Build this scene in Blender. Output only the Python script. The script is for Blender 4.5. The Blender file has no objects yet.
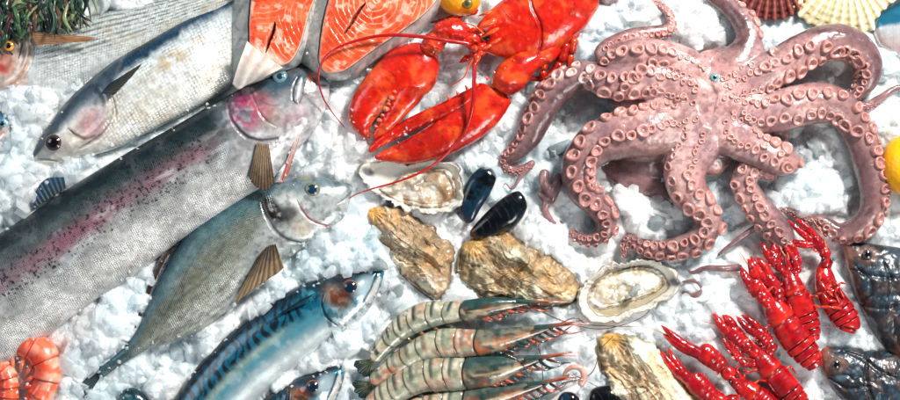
import bpy, math, random
import numpy as np
from mathutils import Vector

SC = bpy.context.scene
COL = SC.collection
R = math.radians
rng = np.random.RandomState(7)
random.seed(7)

# ------------------------------------------------------------------ camera, world, light
CAM_H = 2200.0                      # mm above the ice; one photo pixel is one millimetre at z = 0
cam_d = bpy.data.cameras.new('camera')
cam = bpy.data.objects.new('camera', cam_d)
COL.objects.link(cam)
cam.location = (0, 0, CAM_H / 1000)
cam.rotation_euler = (0, 0, 0)
cam_d.sensor_width = 36
cam_d.lens = 36 * CAM_H / 900.0
cam_d.clip_end = 50
SC.camera = cam

W = bpy.data.worlds.new('World')
SC.world = W
W.use_nodes = True
nt = W.node_tree
bg = nt.nodes['Background']
# made-up world gradient: dim overhead for richer reflections, a brighter ring lower down
_tc = nt.nodes.new('ShaderNodeTexCoord'); _sx = nt.nodes.new('ShaderNodeSeparateXYZ')
nt.links.new(_tc.outputs['Generated'], _sx.inputs[0])
_r = nt.nodes.new('ShaderNodeValToRGB')
_e = _r.color_ramp.elements
_e[0].position = 0.0; _e[0].color = (.50, .58, .62, 1)
_e[1].position = 1.0; _e[1].color = (.13, .15, .17, 1)
_m = _e.new(.45); _m.color = (.78, .88, .94, 1)
_m = _e.new(.80); _m.color = (.34, .40, .44, 1)
nt.links.new(_sx.outputs['Z'], _r.inputs[0]); nt.links.new(_r.outputs[0], bg.inputs[0])
bg.inputs[1].default_value = 0.44

def area(name, loc, target, size, power, colr):
    d = bpy.data.lights.new(name, 'AREA')
    d.size = size
    d.energy = power
    d.color = colr
    o = bpy.data.objects.new(name, d)
    COL.objects.link(o)
    o.location = loc
    o.rotation_euler = (Vector(target) - Vector(loc)).to_track_quat('-Z', 'Y').to_euler()
    return o
area('key_light', (0.95, 1.15, 1.35), (0.05, 0, 0), 0.30, 94, (1.0, 0.975, 0.94))
area('fill_light', (-1.4, 0.5, 1.3), (0, 0, 0), 0.8, 9, (0.86, 0.95, 1.0))
area('belly_light', (1.0, -1.1, 1.3), (-.1, 0, 0), 0.55, 20, (1.0, 0.98, 0.96))  # added fill from the lower right, for highlights on the bellies
SC.view_settings.view_transform = 'Standard'
SC.view_settings.look = 'None'
SC.view_settings.exposure = -0.52
SC.cycles.max_bounces = 10
SC.cycles.transmission_bounces = 6
SC.cycles.caustics_reflective = False
SC.cycles.caustics_refractive = False

# ------------------------------------------------------------------ numeric helpers
def S(r, g, b):
    c = np.array([r, g, b], float) / 255
    return np.where(c <= 0.04045, c / 12.92, ((c + 0.055) / 1.055) ** 2.4)

def sm(x, a, b):
    t = np.clip((np.asarray(x, float) - a) / (b - a), 0, 1)
    return t * t * (3 - 2 * t)

def mix(a, b, m):
    m = np.asarray(m, float)[..., None]
    return a * (1 - m) + b * m

def _h(i, j, seed):
    n = (i.astype(np.int64) * 374761393 + j.astype(np.int64) * 668265263 + seed * 974634777) & 0x7fffffff
    n = ((n ^ (n >> 13)) * 1274126177) & 0x7fffffff
    return ((n ^ (n >> 16)) & 0xffff) / 65535.0

def noise(x, y, seed=0):
    x = np.asarray(x, float); y = np.asarray(y, float)
    i = np.floor(x); j = np.floor(y)
    u = x - i; v = y - j
    u = u * u * (3 - 2 * u); v = v * v * (3 - 2 * v)
    i = i.astype(np.int64); j = j.astype(np.int64)
    return ((_h(i, j, seed) * (1 - u) + _h(i + 1, j, seed) * u) * (1 - v)
            + (_h(i, j + 1, seed) * (1 - u) + _h(i + 1, j + 1, seed) * u) * v)

def fbm(x, y, size, oct=3, seed=0):
    t = 0; a = 1; n = 0
    x = np.asarray(x, float) / size; y = np.asarray(y, float) / size
    for k in range(oct):
        t = t + a * noise(x * 2 ** k + 17.3 * k, y * 2 ** k - 9.1 * k, seed + k)
        n += a; a *= 0.5
    return t / n

def blob(X, Y, cx, cy, rx, ry=None, ang=0, soft=0.5):
    ry = rx if ry is None else ry
    c, s = math.cos(R(ang)), math.sin(R(ang))
    dx, dy = X - cx, Y - cy
    u = (dx * c + dy * s) / rx; v = (-dx * s + dy * c) / ry
    return 1 - sm(np.sqrt(u * u + v * v), 1 - soft, 1 + soft)

def pdist(X, Y, pts):
    best = np.full(np.shape(X), 1e9)
    for (x0, y0), (x1, y1) in zip(pts[:-1], pts[1:]):
        dx, dy = x1 - x0, y1 - y0
        t = np.clip(((X - x0) * dx + (Y - y0) * dy) / (dx * dx + dy * dy + 1e-9), 0, 1)
        best = np.minimum(best, np.hypot(X - x0 - t * dx, Y - y0 - t * dy))
    return best

def line(X, Y, pts, w, wob=1.6):
    """a soft stroke that wavers and thins out towards its ends"""
    P = spl(pts, 24); best = np.full(np.shape(X), 1e9); tt = np.zeros(np.shape(X))
    Xw = X + wob * (fbm(X, Y, 9, 3, 201) - .5); Yw = Y + wob * (fbm(X, Y, 9, 3, 207) - .5)
    for k in range(23):
        (x0, y0), (x1, y1) = P[k], P[k + 1]
        dx, dy = x1 - x0, y1 - y0
        t = np.clip(((Xw - x0) * dx + (Yw - y0) * dy) / (dx * dx + dy * dy + 1e-9), 0, 1)
        d = np.hypot(Xw - x0 - t * dx, Yw - y0 - t * dy)
        u = d < best
        best = np.where(u, d, best); tt = np.where(u, (k + t) / 23, tt)
    tp = np.clip(np.sin(np.pi * np.clip(tt, 0, 1)), 0, 1) ** .5 * (.55 + .7 * fbm(X, Y, 7, 2, 211))
    return (1 - sm(best, w * 0.15 * tp, w * 1.25 * tp + .05)) * sm(tp, .0, .35)

def spl(P, n, closed=False):
    """Catmull-Rom through the rows of P, n samples, even in chord length."""
    P = np.asarray(P, float)
    if closed:
        Q = np.vstack([P[-1:], P, P[:2]])
    else:
        if len(P) == 2:
            P = np.vstack([P[0], (P[0] + P[1]) / 2, P[1]])
        Q = np.vstack([2 * P[0] - P[1], P, 2 * P[-1] - P[-2]])
    m = len(Q) - 3
    out = []
    K = 24
    for i in range(m):
        p0, p1, p2, p3 = Q[i:i + 4]
        t = np.linspace(0, 1, K, endpoint=False)[:, None]
        out.append(0.5 * (2 * p1 + (p2 - p0) * t + (2 * p0 - 5 * p1 + 4 * p2 - p3) * t ** 2
                          + (3 * p1 - p0 - 3 * p2 + p3) * t ** 3))
    out.append(Q[-2][None])
    A = np.vstack(out)
    k = min(A.shape[1], 3)
    d = np.r_[0, np.cumsum(np.linalg.norm(np.diff(A[:, :k], axis=0), axis=1))]
    q = np.linspace(0, d[-1], n + 1)[:-1] if closed else np.linspace(0, d[-1], n)
    return np.stack([np.interp(q, d, A[:, c]) for c in range(A.shape[1])], 1)

# ------------------------------------------------------------------ scene graph helpers
ORG = {}
class T:
    """a thing: an Empty at its base; its parts are given in photo millimetres"""
    def __init__(s, name, label, cat, x, y, z=0, group=None, z0=None):
        s.o = bpy.data.objects.new(name, None)
        s.o.empty_display_size = 0.02
        COL.objects.link(s.o)
        s.org = (x, y, z)
        zz = z if z0 is None else z0
        k = 1 - zz / CAM_H
        s.o.location = ((x - 450) * k / 1000, (200 - y) * k / 1000, z / 1000)
        s.o['label'] = label; s.o['category'] = cat
        if group: s.o['group'] = group

OBJ_PTS = []           # world x, y, z of everything that stands on the ice
OBJ_TRI = []

def mesh(name, V, F, mat, parent=None, col=None, sc=None, smooth=True, label=None, reg=True):
    V = np.asarray(V, float)
    if isinstance(parent, T):
        org = parent.org; par = parent.o
    elif parent is not None:
        org = ORG[parent.name]; par = parent
    else:
        org = (450, 200, 0); par = None
    L = np.stack([(V[:, 0] - org[0]), -(V[:, 1] - org[1]), V[:, 2] - org[2]], 1) / 1000
    me = bpy.data.meshes.new(name)
    if isinstance(F, np.ndarray):
        F = orient(V, F)
        k = F.shape[1]
        me.vertices.add(len(L)); me.vertices.foreach_set('co', L.ravel())
        me.loops.add(F.size); me.loops.foreach_set('vertex_index', F[:, ::-1].ravel().astype(np.int32))
        me.polygons.add(len(F)); me.polygons.foreach_set('loop_start', np.arange(0, F.size, k, dtype=np.int32))
        me.update(calc_edges=True)
        me.validate()
    else:
        me.from_pydata(L.tolist(), [], [tuple(int(i) for i in f[::-1]) for f in F])
        me.update()
    if smooth:
        me.polygons.foreach_set('use_smooth', np.ones(len(me.polygons), bool))
    if col is not None:
        col = np.asarray(col, float)
        if col.ndim == 1: col = np.tile(col, (len(V), 1))
        a = me.attributes.new('Col', 'FLOAT_COLOR', 'POINT')
        a.data.foreach_set('color', np.c_[np.clip(col[:, :3], 0, 1), np.ones(len(V))].ravel())
    if sc is not None:
        a = me.attributes.new('SC', 'FLOAT_VECTOR', 'POINT')
        a.data.foreach_set('vector', np.asarray(sc, float).ravel())
    me.materials.append(mat)
    o = bpy.data.objects.new(name, me)
    COL.objects.link(o)
    ORG[o.name] = org
    if par is not None: o.parent = par
    if label: o['label'] = label
    if reg:
        root = par
        while root is not None and root.parent is not None: root = root.parent
        off = np.array(root.location) * 1000 if root is not None else np.zeros(3)
        OBJ_PTS.append(L * 1000 + off)
    return o

def quads(n, m, wrap=True):
    i = np.arange(n - 1)[:, None]
    j = np.arange(m if wrap else m - 1)[None, :]
    a = i * m + j; b = i * m + (j + 1) % m
    return np.stack([a, b, b + m, a + m], -1).reshape(-1, 4)

def orient(V, F):
    """V in photo millimetres (y down): make the faces look outwards"""
    V = np.asarray(V, float); F = np.asarray(F)
    P = V - V.mean(0)
    a, b, c = P[F[:, 0]], P[F[:, 1]], P[F[:, 2]]
    v = np.einsum('ij,ij->i', a, np.cross(b, c)).sum()
    if F.shape[1] == 4:
        d = P[F[:, 3]]
        v += np.einsum('ij,ij->i', a, np.cross(c, d)).sum()
    return F[:, ::-1] if v < 0 else F

class MB:
    """collects surfaces that make up one part"""
    def __init__(s): s.V = []; s.F = []; s.C = []; s.S = []; s.n = 0
    def add(s, V, F, C=None, SCo=None):
        V = np.asarray(V, float)
        s.V.append(V); s.F.append(orient(V, F) + s.n); s.n += len(V)
        if C is None: C = np.array([.5, .5, .5])
        C = np.asarray(C, float)
        if C.ndim == 1: C = np.tile(C, (len(V), 1))
        s.C.append(C)
        s.S.append(np.zeros((len(V), 3)) if SCo is None else SCo)
    def build(s, name, mat, parent=None, **k):
        return mesh(name, np.vstack(s.V), np.vstack(s.F), mat, parent, np.vstack(s.C), np.vstack(s.S), **k)

def tube(path, rad, nu=None, nv=12, sq=1.0, disp=None, cap=True):
    """path rows x,y,z; rad list at the same rows; returns V,F,u,theta,Pc,N,B"""
    P = np.c_[np.asarray(path, float), np.asarray(rad, float)]
    if nu is None:
        ln = np.sum(np.linalg.norm(np.diff(P[:, :3], axis=0), axis=1))
        nu = int(max(6, min(400, ln / 2.0)))
    A = spl(P, nu)
    C = A[:, :3]; r = np.maximum(A[:, 3], 0.05)
    Tn = np.gradient(C, axis=0)
    Tn /= np.linalg.norm(Tn, axis=1)[:, None] + 1e-9
    up = np.array([0, 0, 1.0])
    Sd = np.cross(Tn, up)
    ln = np.linalg.norm(Sd, axis=1)
    for i in range(len(Sd)):
        if ln[i] < 0.15:
            Sd[i] = Sd[i - 1] if i else np.array([1.0, 0, 0])
    Sd /= np.linalg.norm(Sd, axis=1)[:, None] + 1e-9
    Up = np.cross(Sd, Tn)
    if cap:
        e = np.arange(nu)
        k0 = np.sqrt(np.clip(1 - (1 - np.clip(e / 2.5, 0, 1)) ** 2, 0.02, 1))
        r = r * k0 * k0[::-1]
    th = np.linspace(0, 2 * np.pi, nv, endpoint=False)
    u = np.linspace(0, 1, nu)
    U, TH = np.meshgrid(u, th, indexing='ij')
    RR = r[:, None] * np.ones_like(TH)
    if disp is not None: RR = RR + disp(U, TH, RR)
    V = (C[:, None, :] + Sd[:, None, :] * (np.cos(TH) * RR)[..., None]
         + Up[:, None, :] * (np.sin(TH) * RR * sq)[..., None])
    return V.reshape(-1, 3), quads(nu, nv), U.ravel(), TH.ravel(), (C, r, Tn, Sd, Up)

def loft(pairs, tk=0.5, z=0, nu=120, nv=48, tmax=None, zpow=1.0, bottom=1.0, capk=3.0, zf=None, square=1.0):
    """pairs rows (dx,dy,vx,vy): an upper and a lower outline point per station.
    returns V,F,s(0..1),v(+1 dorsal..-1 ventral),side(+1 upper),s_px,g_px"""
    A = spl(np.asarray(pairs, float), nu)
    D = A[:, :2]; Vv = A[:, 2:4]
    c = (D + Vv) / 2; h = (D - Vv) / 2
    w = np.linalg.norm(h, axis=1)
    Th = tk * w
    if tmax: Th = tmax * np.tanh(Th / tmax)
    e = np.arange(nu)
    k0 = np.sqrt(np.clip(1 - (1 - np.clip((e + .05) / capk, 0, 1)) ** 2, 0.0, 1))
    k = k0 * k0[::-1]
    h = h * k[:, None]; Th = Th * k
    th = np.linspace(0, 2 * np.pi, nv, endpoint=False)
    U, TH = np.meshgrid(np.linspace(0, 1, nu), th, indexing='ij')
    y = np.cos(TH)
    if square != 1.0: y = np.sign(y) * np.abs(y) ** square
    sn = np.sin(TH)
    zz = np.sign(sn) * np.abs(sn) ** zpow * Th[:, None]
    zz = np.where(zz < 0, zz * bottom, zz)
    cz = np.zeros(nu) if zf is None else zf(np.linspace(0, 1, nu))
    X = c[:, None, 0] + h[:, None, 0] * y
    Y = c[:, None, 1] + h[:, None, 1] * y
    Z = z + zz + cz[:, None]
    sp = np.r_[0, np.cumsum(np.linalg.norm(np.diff(c, axis=0), axis=1))]
    gp = (TH * (w[:, None]))
    V = np.stack([X, Y, Z], -1).reshape(-1, 3)
    return (V, quads(nu, nv), U.ravel(), y.ravel(), np.sign(sn + 1e-6).ravel(),
            np.repeat(sp, nv), gp.ravel())

def polar(outline, nr=40, na=120, center=None, closed=True):
    """filled outline as rings: returns X,Y,r(0..1),a grids and faces"""
    O = spl(outline, na, closed=True)
    c = O.mean(0) if center is None else np.asarray(center, float)
    r = np.linspace(0, 1, nr)[:, None]
    X = c[0] + (O[None, :, 0] - c[0]) * r
    Y = c[1] + (O[None, :, 1] - c[1]) * r
    RR = r * np.ones((1, na))
    AA = np.ones((nr, 1)) * np.linspace(0, 1, na, endpoint=False)[None]
    return X, Y, RR, AA, quads(nr, na)

def closed_dome(outline, ztop, zbot, col, nr=40, na=120, center=None):
    """upper surface ztop(X,Y,r,a) and lower surface zbot sharing their rim"""
    X, Y, RR, AA, F = polar(outline, nr, na, center)
    Z1 = ztop(X, Y, RR, AA); Z0 = zbot(X, Y, RR, AA)
    rim = (Z1[-1] + Z0[-1]) / 2
    V1 = np.stack([X, Y, Z1], -1).reshape(-1, 3)
    V0 = np.stack([X[:-1], Y[:-1], Z0[:-1]], -1).reshape(-1, 3)
    n = len(V1); m = na
    F0 = quads(nr - 1, na)[:, ::-1] + n
    j = np.arange(m); a = n - m + j; b = n - m + (j + 1) % m
    c = n + (nr - 2) * m + (j + 1) % m; d = n + (nr - 2) * m + j
    Fr = np.stack([a, b, c, d], -1)
    C1 = col(X, Y, RR, AA).reshape(-1, 3)
    C0 = C1[:len(V0)]
    return np.vstack([V1, V0]), np.vstack([F, F0, Fr]), np.vstack([C1, C0])

# ------------------------------------------------------------------ materials
def nd(nt, t, **k):
    n = nt.nodes.new(t)
    for a, b in k.items():
        if a in n.inputs: n.inputs[a].default_value = b
        else: setattr(n, a, b)
    return n

def vmat(name, rough=0.35, bump=0.3, bsize=3.0, sss=0.0, coat=0.0, var=0.15, vsize=2.0, scales=0.0,
         metal=0.0, sssr=(4, 2, 1.5), rvar=0.25, trans=0.0, spec=0.5, alpha=1.0, detail=5.0, voro=0.0, coatr=0.08):
    m = bpy.data.materials.new(name); m.use_nodes = True
    nt = m.node_tree; L = nt.links
    p = nt.nodes['Principled BSDF']
    at = nd(nt, 'ShaderNodeAttribute', attribute_name='Col')
    tc = nd(nt, 'ShaderNodeTexCoord')
    n1 = nd(nt, 'ShaderNodeTexNoise', Scale=1000 / vsize / 2, Detail=detail, Roughness=0.6)
    L.new(tc.outputs['Object'], n1.inputs['Vector'])
    mr = nd(nt, 'ShaderNodeMapRange'); mr.inputs[1].default_value = .3; mr.inputs[2].default_value = .7
    mr.inputs[3].default_value = 1 - var; mr.inputs[4].default_value = 1 + var
    L.new(n1.outputs['Fac'], mr.inputs[0])
    mul = nd(nt, 'ShaderNodeVectorMath', operation='SCALE')
    L.new(at.outputs['Color'], mul.inputs[0]); L.new(mr.outputs[0], mul.inputs['Scale'])
    cout = mul.outputs[0]
    n2 = nd(nt, 'ShaderNodeTexNoise', Scale=1000 / bsize / 2, Detail=detail, Roughness=0.55)
    L.new(tc.outputs['Object'], n2.inputs['Vector'])
    b = nd(nt, 'ShaderNodeBump', Strength=bump, Distance=0.001)
    L.new(n2.outputs['Fac'], b.inputs['Height'])
    nrm = b.outputs[0]
    if voro > 0:
        vo = nd(nt, 'ShaderNodeTexVoronoi', Scale=1000 / bsize / 1.5)
        L.new(tc.outputs['Object'], vo.inputs['Vector'])
        b3 = nd(nt, 'ShaderNodeBump', Strength=voro, Distance=0.001)
        L.new(vo.outputs['Distance'], b3.inputs['Height']); L.new(nrm, b3.inputs['Normal'])
        nrm = b3.outputs[0]
    if scales > 0:
        sa = nd(nt, 'ShaderNodeAttribute', attribute_name='SC')
        sx = nd(nt, 'ShaderNodeSeparateXYZ'); L.new(sa.outputs['Vector'], sx.inputs[0])
        vo = nd(nt, 'ShaderNodeTexVoronoi', Scale=1.0, Randomness=0.35)
        vo.voronoi_dimensions = '2D'
        L.new(sa.outputs['Vector'], vo.inputs['Vector'])
        amt = nd(nt, 'ShaderNodeMath', operation='MULTIPLY'); amt.inputs[1].default_value = scales
        n5 = nd(nt, 'ShaderNodeTexNoise', Scale=55.0, Detail=4.0)
        L.new(tc.outputs['Object'], n5.inputs['Vector'])
        m5 = nd(nt, 'ShaderNodeMapRange'); m5.inputs[1].default_value = .38; m5.inputs[2].default_value = .62
        m5.inputs[3].default_value = .25; m5.inputs[4].default_value = 1.15
        L.new(n5.outputs['Fac'], m5.inputs[0])
        m6 = nd(nt, 'ShaderNodeMath', operation='MULTIPLY')
        L.new(sx.outputs['Z'], m6.inputs[0]); L.new(m5.outputs[0], m6.inputs[1])
        L.new(m6.outputs[0], amt.inputs[0])
        # dark rims between the scales, pale cores
        m2 = nd(nt, 'ShaderNodeMapRange'); m2.inputs[1].default_value = .2; m2.inputs[2].default_value = .72
        m2.inputs[3].default_value = 1.22; m2.inputs[4].default_value = 0.5
        L.new(vo.outputs['Distance'], m2.inputs[0])
        mx = nd(nt, 'ShaderNodeMix'); mx.data_type = 'FLOAT'
        L.new(amt.outputs[0], mx.inputs[0]); mx.inputs[2].default_value = 1.0
        L.new(m2.outputs[0], mx.inputs[3])
        mul2 = nd(nt, 'ShaderNodeVectorMath', operation='SCALE')
        L.new(cout, mul2.inputs[0]); L.new(mx.outputs[0], mul2.inputs['Scale'])
        cout = mul2.outputs[0]
        hm = nd(nt, 'ShaderNodeMath', operation='MULTIPLY')
        L.new(vo.outputs['Distance'], hm.inputs[0]); L.new(amt.outputs[0], hm.inputs[1])
        b2 = nd(nt, 'ShaderNodeBump', Strength=0.55, Distance=0.0012); b2.invert = True
        L.new(hm.outputs[0], b2.inputs['Height']); L.new(nrm, b2.inputs['Normal'])
        nrm = b2.outputs[0]
    L.new(cout, p.inputs['Base Color'])
    L.new(nrm, p.inputs['Normal'])
    r2 = nd(nt, 'ShaderNodeMapRange'); r2.inputs[1].default_value = .3; r2.inputs[2].default_value = .7
    r2.inputs[3].default_value = rough * (1 - rvar); r2.inputs[4].default_value = min(1, rough * (1 + rvar))
    L.new(n2.outputs['Fac'], r2.inputs[0]); L.new(r2.outputs[0], p.inputs['Roughness'])
    p.inputs['Metallic'].default_value = metal
    p.inputs['Specular IOR Level'].default_value = spec
    p.inputs['Coat Weight'].default_value = coat
    p.inputs['Coat Roughness'].default_value = coatr
    p.inputs['Transmission Weight'].default_value = trans
    p.inputs['Alpha'].default_value = alpha
    if sss:
        p.inputs['Subsurface Weight'].default_value = sss
        p.inputs['Subsurface Radius'].default_value = tuple(v / 1000 for v in sssr)
        p.inputs['Subsurface Scale'].default_value = 1.0
    if coat: L.new(b.outputs[0], p.inputs['Coat Normal'])
    return m

M = {}
M['fish'] = vmat('fish_skin', rough=.24, bump=.3, bsize=4, var=.3, vsize=3.0, scales=1.0, metal=.15, coat=.3, coatr=.12)
M['fishmetal'] = vmat('mackerel_skin', rough=.2, bump=.3, bsize=6, var=.16, vsize=5, scales=.5, metal=.25, coat=.7, coatr=.09)
M['darkfish'] = vmat('dark_fish_skin', rough=.4, bump=.4, bsize=3, var=.4, vsize=4, scales=.3, coat=.3, coatr=.16, voro=.15)
M['fin'] = vmat('fin', rough=.45, bump=.4, bsize=2, var=.2, coat=.2)
M['eye'] = vmat('eye', rough=.06, bump=0.0, var=.05, coat=1.0, rvar=.02)
M['flesh'] = vmat('salmon_flesh', rough=.28, bump=.5, bsize=3.5, var=.14, vsize=3, sss=.35, sssr=(5, 2, 1), coat=.4)
M['skinpale'] = vmat('salmon_skin', rough=.35, bump=.3, bsize=2, var=.12, vsize=2.5, coat=.3)
M['lobster'] = vmat('lobster_shell', rough=.26, bump=.35, bsize=5, var=.25, vsize=3, coat=.5, coatr=.12, voro=.25)
M['cray'] = vmat('crayfish_shell', rough=.22, bump=.35, bsize=3.5, var=.3, vsize=4, coat=.85, coatr=.07, voro=.12)
M['octo'] = vmat('octopus_skin', rough=.27, bump=.55, bsize=2.2, var=.2, vsize=2.5, sss=.22, sssr=(5, 2, 2), coat=.55, coatr=.1)
M['shell'] = vmat('oyster_shell', rough=.5, bump=.8, bsize=3.0, var=.24, vsize=2.4, coat=.2)
M['nacre'] = vmat('oyster_nacre', rough=.2, bump=.25, bsize=6, var=.07, vsize=5, coat=.6)
M['meat'] = vmat('oyster_meat', rough=.14, bump=.4, bsize=4, var=.15, vsize=4, sss=.3, coat=.9)
M['mussel'] = vmat('mussel_shell', rough=.16, bump=.15, bsize=4, var=.3, vsize=3, coat=.25, spec=.35)
M['prawn'] = vmat('prawn_shell', rough=.2, bump=.3, bsize=3, var=.25, vsize=3, sss=.2, sssr=(3, 2, 2), coat=.85, coatr=.08)
M['shrimp'] = vmat('cooked_shrimp', rough=.25, bump=.3, bsize=4, var=.2, vsize=5, sss=.35, coat=.6)
M['lemon'] = vmat('lemon_peel', rough=.32, bump=.15, bsize=3, var=.05, vsize=6, voro=.35, coat=.2)
M['scallop'] = vmat('scallop_shell', rough=.45, bump=.4, bsize=2.5, var=.2, vsize=2)
M['weed'] = vmat('seaweed', rough=.3, bump=.3, bsize=3, var=.35, vsize=5, coat=.5)
M['squid'] = vmat('squid_flesh', rough=.2, bump=.2, bsize=4, var=.06, vsize=5, sss=.4, coat=.6)

def eye(th, x, y, z, r, iris, rim=None, pr=.55, pupil=S(12, 14, 18), mat='eye', h=.45, tilt=(0, 0)):
    rim = iris if rim is None else rim
    n, m = 14, 28
    t = np.linspace(0, 1, n)[:, None] * np.ones((1, m)); a = np.linspace(0, 2 * np.pi, m, endpoint=False)[None] * np.ones((n, 1))
    X = x + r * np.sin(t * 1.57) * np.cos(a); Y = y + r * np.sin(t * 1.57) * np.sin(a)
    Z = z + r * h * np.cos(t * 1.57) + tilt[0] * (X - x) + tilt[1] * (Y - y)
    c = mix(iris, rim, sm(t, .75, .95))
    c = mix(c, iris * .55, sm(noise(a * 6, t * 9, 3), .5, .9) * .6)
    o = mesh('eye', np.stack([X, Y, Z], -1).reshape(-1, 3), quads(n, m)[:, ::-1], M[mat], th, c.reshape(-1, 3))
    t2 = t * pr
    X = x + r * t2 * np.cos(a); Y = y + r * t2 * np.sin(a)
    Z = z + r * h * np.sqrt(np.clip(1 - t2 ** 2, 0, 1)) + .35 * np.sqrt(1 - t ** 2 * .98) + tilt[0] * (X - x) + tilt[1] * (Y - y)
    mesh('pupil', np.stack([X, Y, Z], -1).reshape(-1, 3), quads(n, m)[:, ::-1], M[mat], o, pupil)
    return o

def fin(th, root, tip, z0, z1, c0, c1, name='fin', rays=14, mat='fin', n=26, m=60, th_=.7, sag=0, rayc=.45):
    """root, tip: polylines; rays run root to tip; z0 at root, z1 at tip"""
    A = spl(root, m); B = spl(tip, m)
    t = np.linspace(0, 1, n)[:, None, None]
    XY = A[None] * (1 - t) + B[None] * t
    tt = t[..., 0] * np.ones((1, m)); q = np.linspace(0, 1, m)[None] * np.ones((n, 1))
    ray = 0.5 + 0.5 * np.cos(q * rays * 2 * np.pi)
    Z = z0 * (1 - tt) + z1 * tt + ray * .7 + sag * np.sin(tt * np.pi)
    jag = (noise(q * rays, q * 0, 5) - .5) * .06
    XY = XY + (B - A)[None] * (jag * tt ** 3)[..., None]
    C = mix(c0, c1, sm(tt + (fbm(tt * 8, q * 8, 1, 2, 4) - .5) * .5, .1, .9))
    C = C * (1 - rayc + rayc * ray[..., None] * 1.5)
    V1 = np.concatenate([XY, Z[..., None]], -1).reshape(-1, 3)
    V0 = V1 - [0, 0, th_]
    F = quads(n, m, False); N = len(V1)
    rim = np.r_[np.arange(m), np.arange(2 * m - 1, n * m, m), np.arange(n * m - 2, n * m - m - 1, -1), np.arange((n - 2) * m, 0, -m)]
    Fr = np.stack([rim, np.roll(rim, -1), np.roll(rim, -1) + N, rim + N], -1)
    C = C.reshape(-1, 3)
    return mesh(name, np.vstack([V1, V0]), np.vstack([F[:, ::-1], F + N, Fr]), M[mat], th, np.vstack([C, C]))
# ------------------------------------------------------------------ the fish
def fish_body(th, pairs, colf, z=12, tk=.62, tmax=34, nu=420, nv=150, ssize=3.0, scf=None, dispf=None, mat='fish', name='body', bottom=.45, zpow=.95, capk=5, zf=None):
    V, F, s, v, side, sp, gp = loft(pairs, tk, z, nu, nv, tmax, zpow, bottom, capk, zf)
    X, Y = V[:, 0], V[:, 1]
    if dispf is not None: V[:, 2] += dispf(X, Y, s, v) * (V[:, 2] > z - 2)
    C = colf(X, Y, s, v)
    k = np.ones(len(V)) if scf is None else scf(X, Y, s, v)
    SCo = np.stack([sp / ssize, gp / ssize, k], 1)
    return mesh(name, V, F, M[mat], th, C, SCo)

def groove(X, Y, pts, w, d):
    return -d * line(X, Y, pts, w)

def plate(X, Y, pts, w, h):
    """a step: high on the polyline, falling away over w to one side only"""
    return h * np.exp(-(pdist(X, Y, spl(pts, 30)) / w) ** 2)

# --- striped grey mullet, upper left
t = T('striped_mullet', 'silver fish with rows of grey stripes and an orange eye, beside the seaweed', 'fish', 150, 40, 0, z0=20)
OP1 = [(22, 33), (30, 46), (28, 62), (20, 76), (6, 86)]
def c1(X, Y, s, v):
    base = mix(S(226, 230, 228), S(206, 212, 210), sm(v, -1, .2))
    rows = 0.5 + 0.5 * np.cos((v + .04 * (fbm(X, Y, 12, 2, 3) - .5)) * 2 * np.pi * 6.2)
    dash = sm(fbm(X, Y, 4, 2, 8), .35, .55)
    m = sm(rows, .35, .85) * sm(v, -.35, .0) * (.4 + .6 * dash) * sm(X, 24, 50)
    C = mix(base, S(104, 112, 110), m * .8)
    C = mix(C, S(84, 104, 104), sm(v, .8, 1.0) * .85)
    C = mix(C, S(196, 178, 146), sm(fbm(X, Y, 22, 3, 11), .55, .75) * .35 * sm(X, 60, 120))
    head = 1 - sm(X, 24, 30)
    C = mix(C, S(214, 178, 160), head * .7)
    C = mix(C, S(206, 120, 96), blob(X, Y, 5, 62, 9, 12) * .75)
    C = mix(C, S(196, 60, 66), blob(X, Y, 0, 67, 8, 4, 30) * .8)
    C = mix(C, S(196, 138, 112), line(X, Y, OP1, 2.2) * .85)
    C = mix(C, S(150, 118, 96), blob(X, Y, 18, 36, 12, 3, -10) * .6)
    return C
fish_body(t, [(-60, 62, -60, 76), (-30, 48, -25, 86), (0, 40, 0, 90), (30, 31, 22, 88), (60, 21, 60, 88), (100, 11, 95, 76), (150, 1, 135, 58), (200, -11, 190, 30), (260, -25, 250, 8), (330, -36, 330, -10), (380, -44, 380, -22)],
          c1, z=0, tk=.55, tmax=24, ssize=2.8, scf=lambda X, Y, s, v: sm(X, 28, 45) * .8,
          dispf=lambda X, Y, s, v: plate(X, Y, [(p[0] - 2, p[1]) for p in OP1], 4, 2.0) + groove(X, Y, [(p[0] + 3, p[1]) for p in OP1], 2, 2))
eye(t, 11, 46, 24.5, 5.2, S(250, 168, 40), S(240, 150, 20), .55)
fin(t, [(33, 33), (34, 38), (38, 46)], [(97, 38), (96, 40), (90, 42)], 29, 29, S(150, 112, 84), S(186, 140, 100), 'pectoral_fin', 7)

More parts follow.
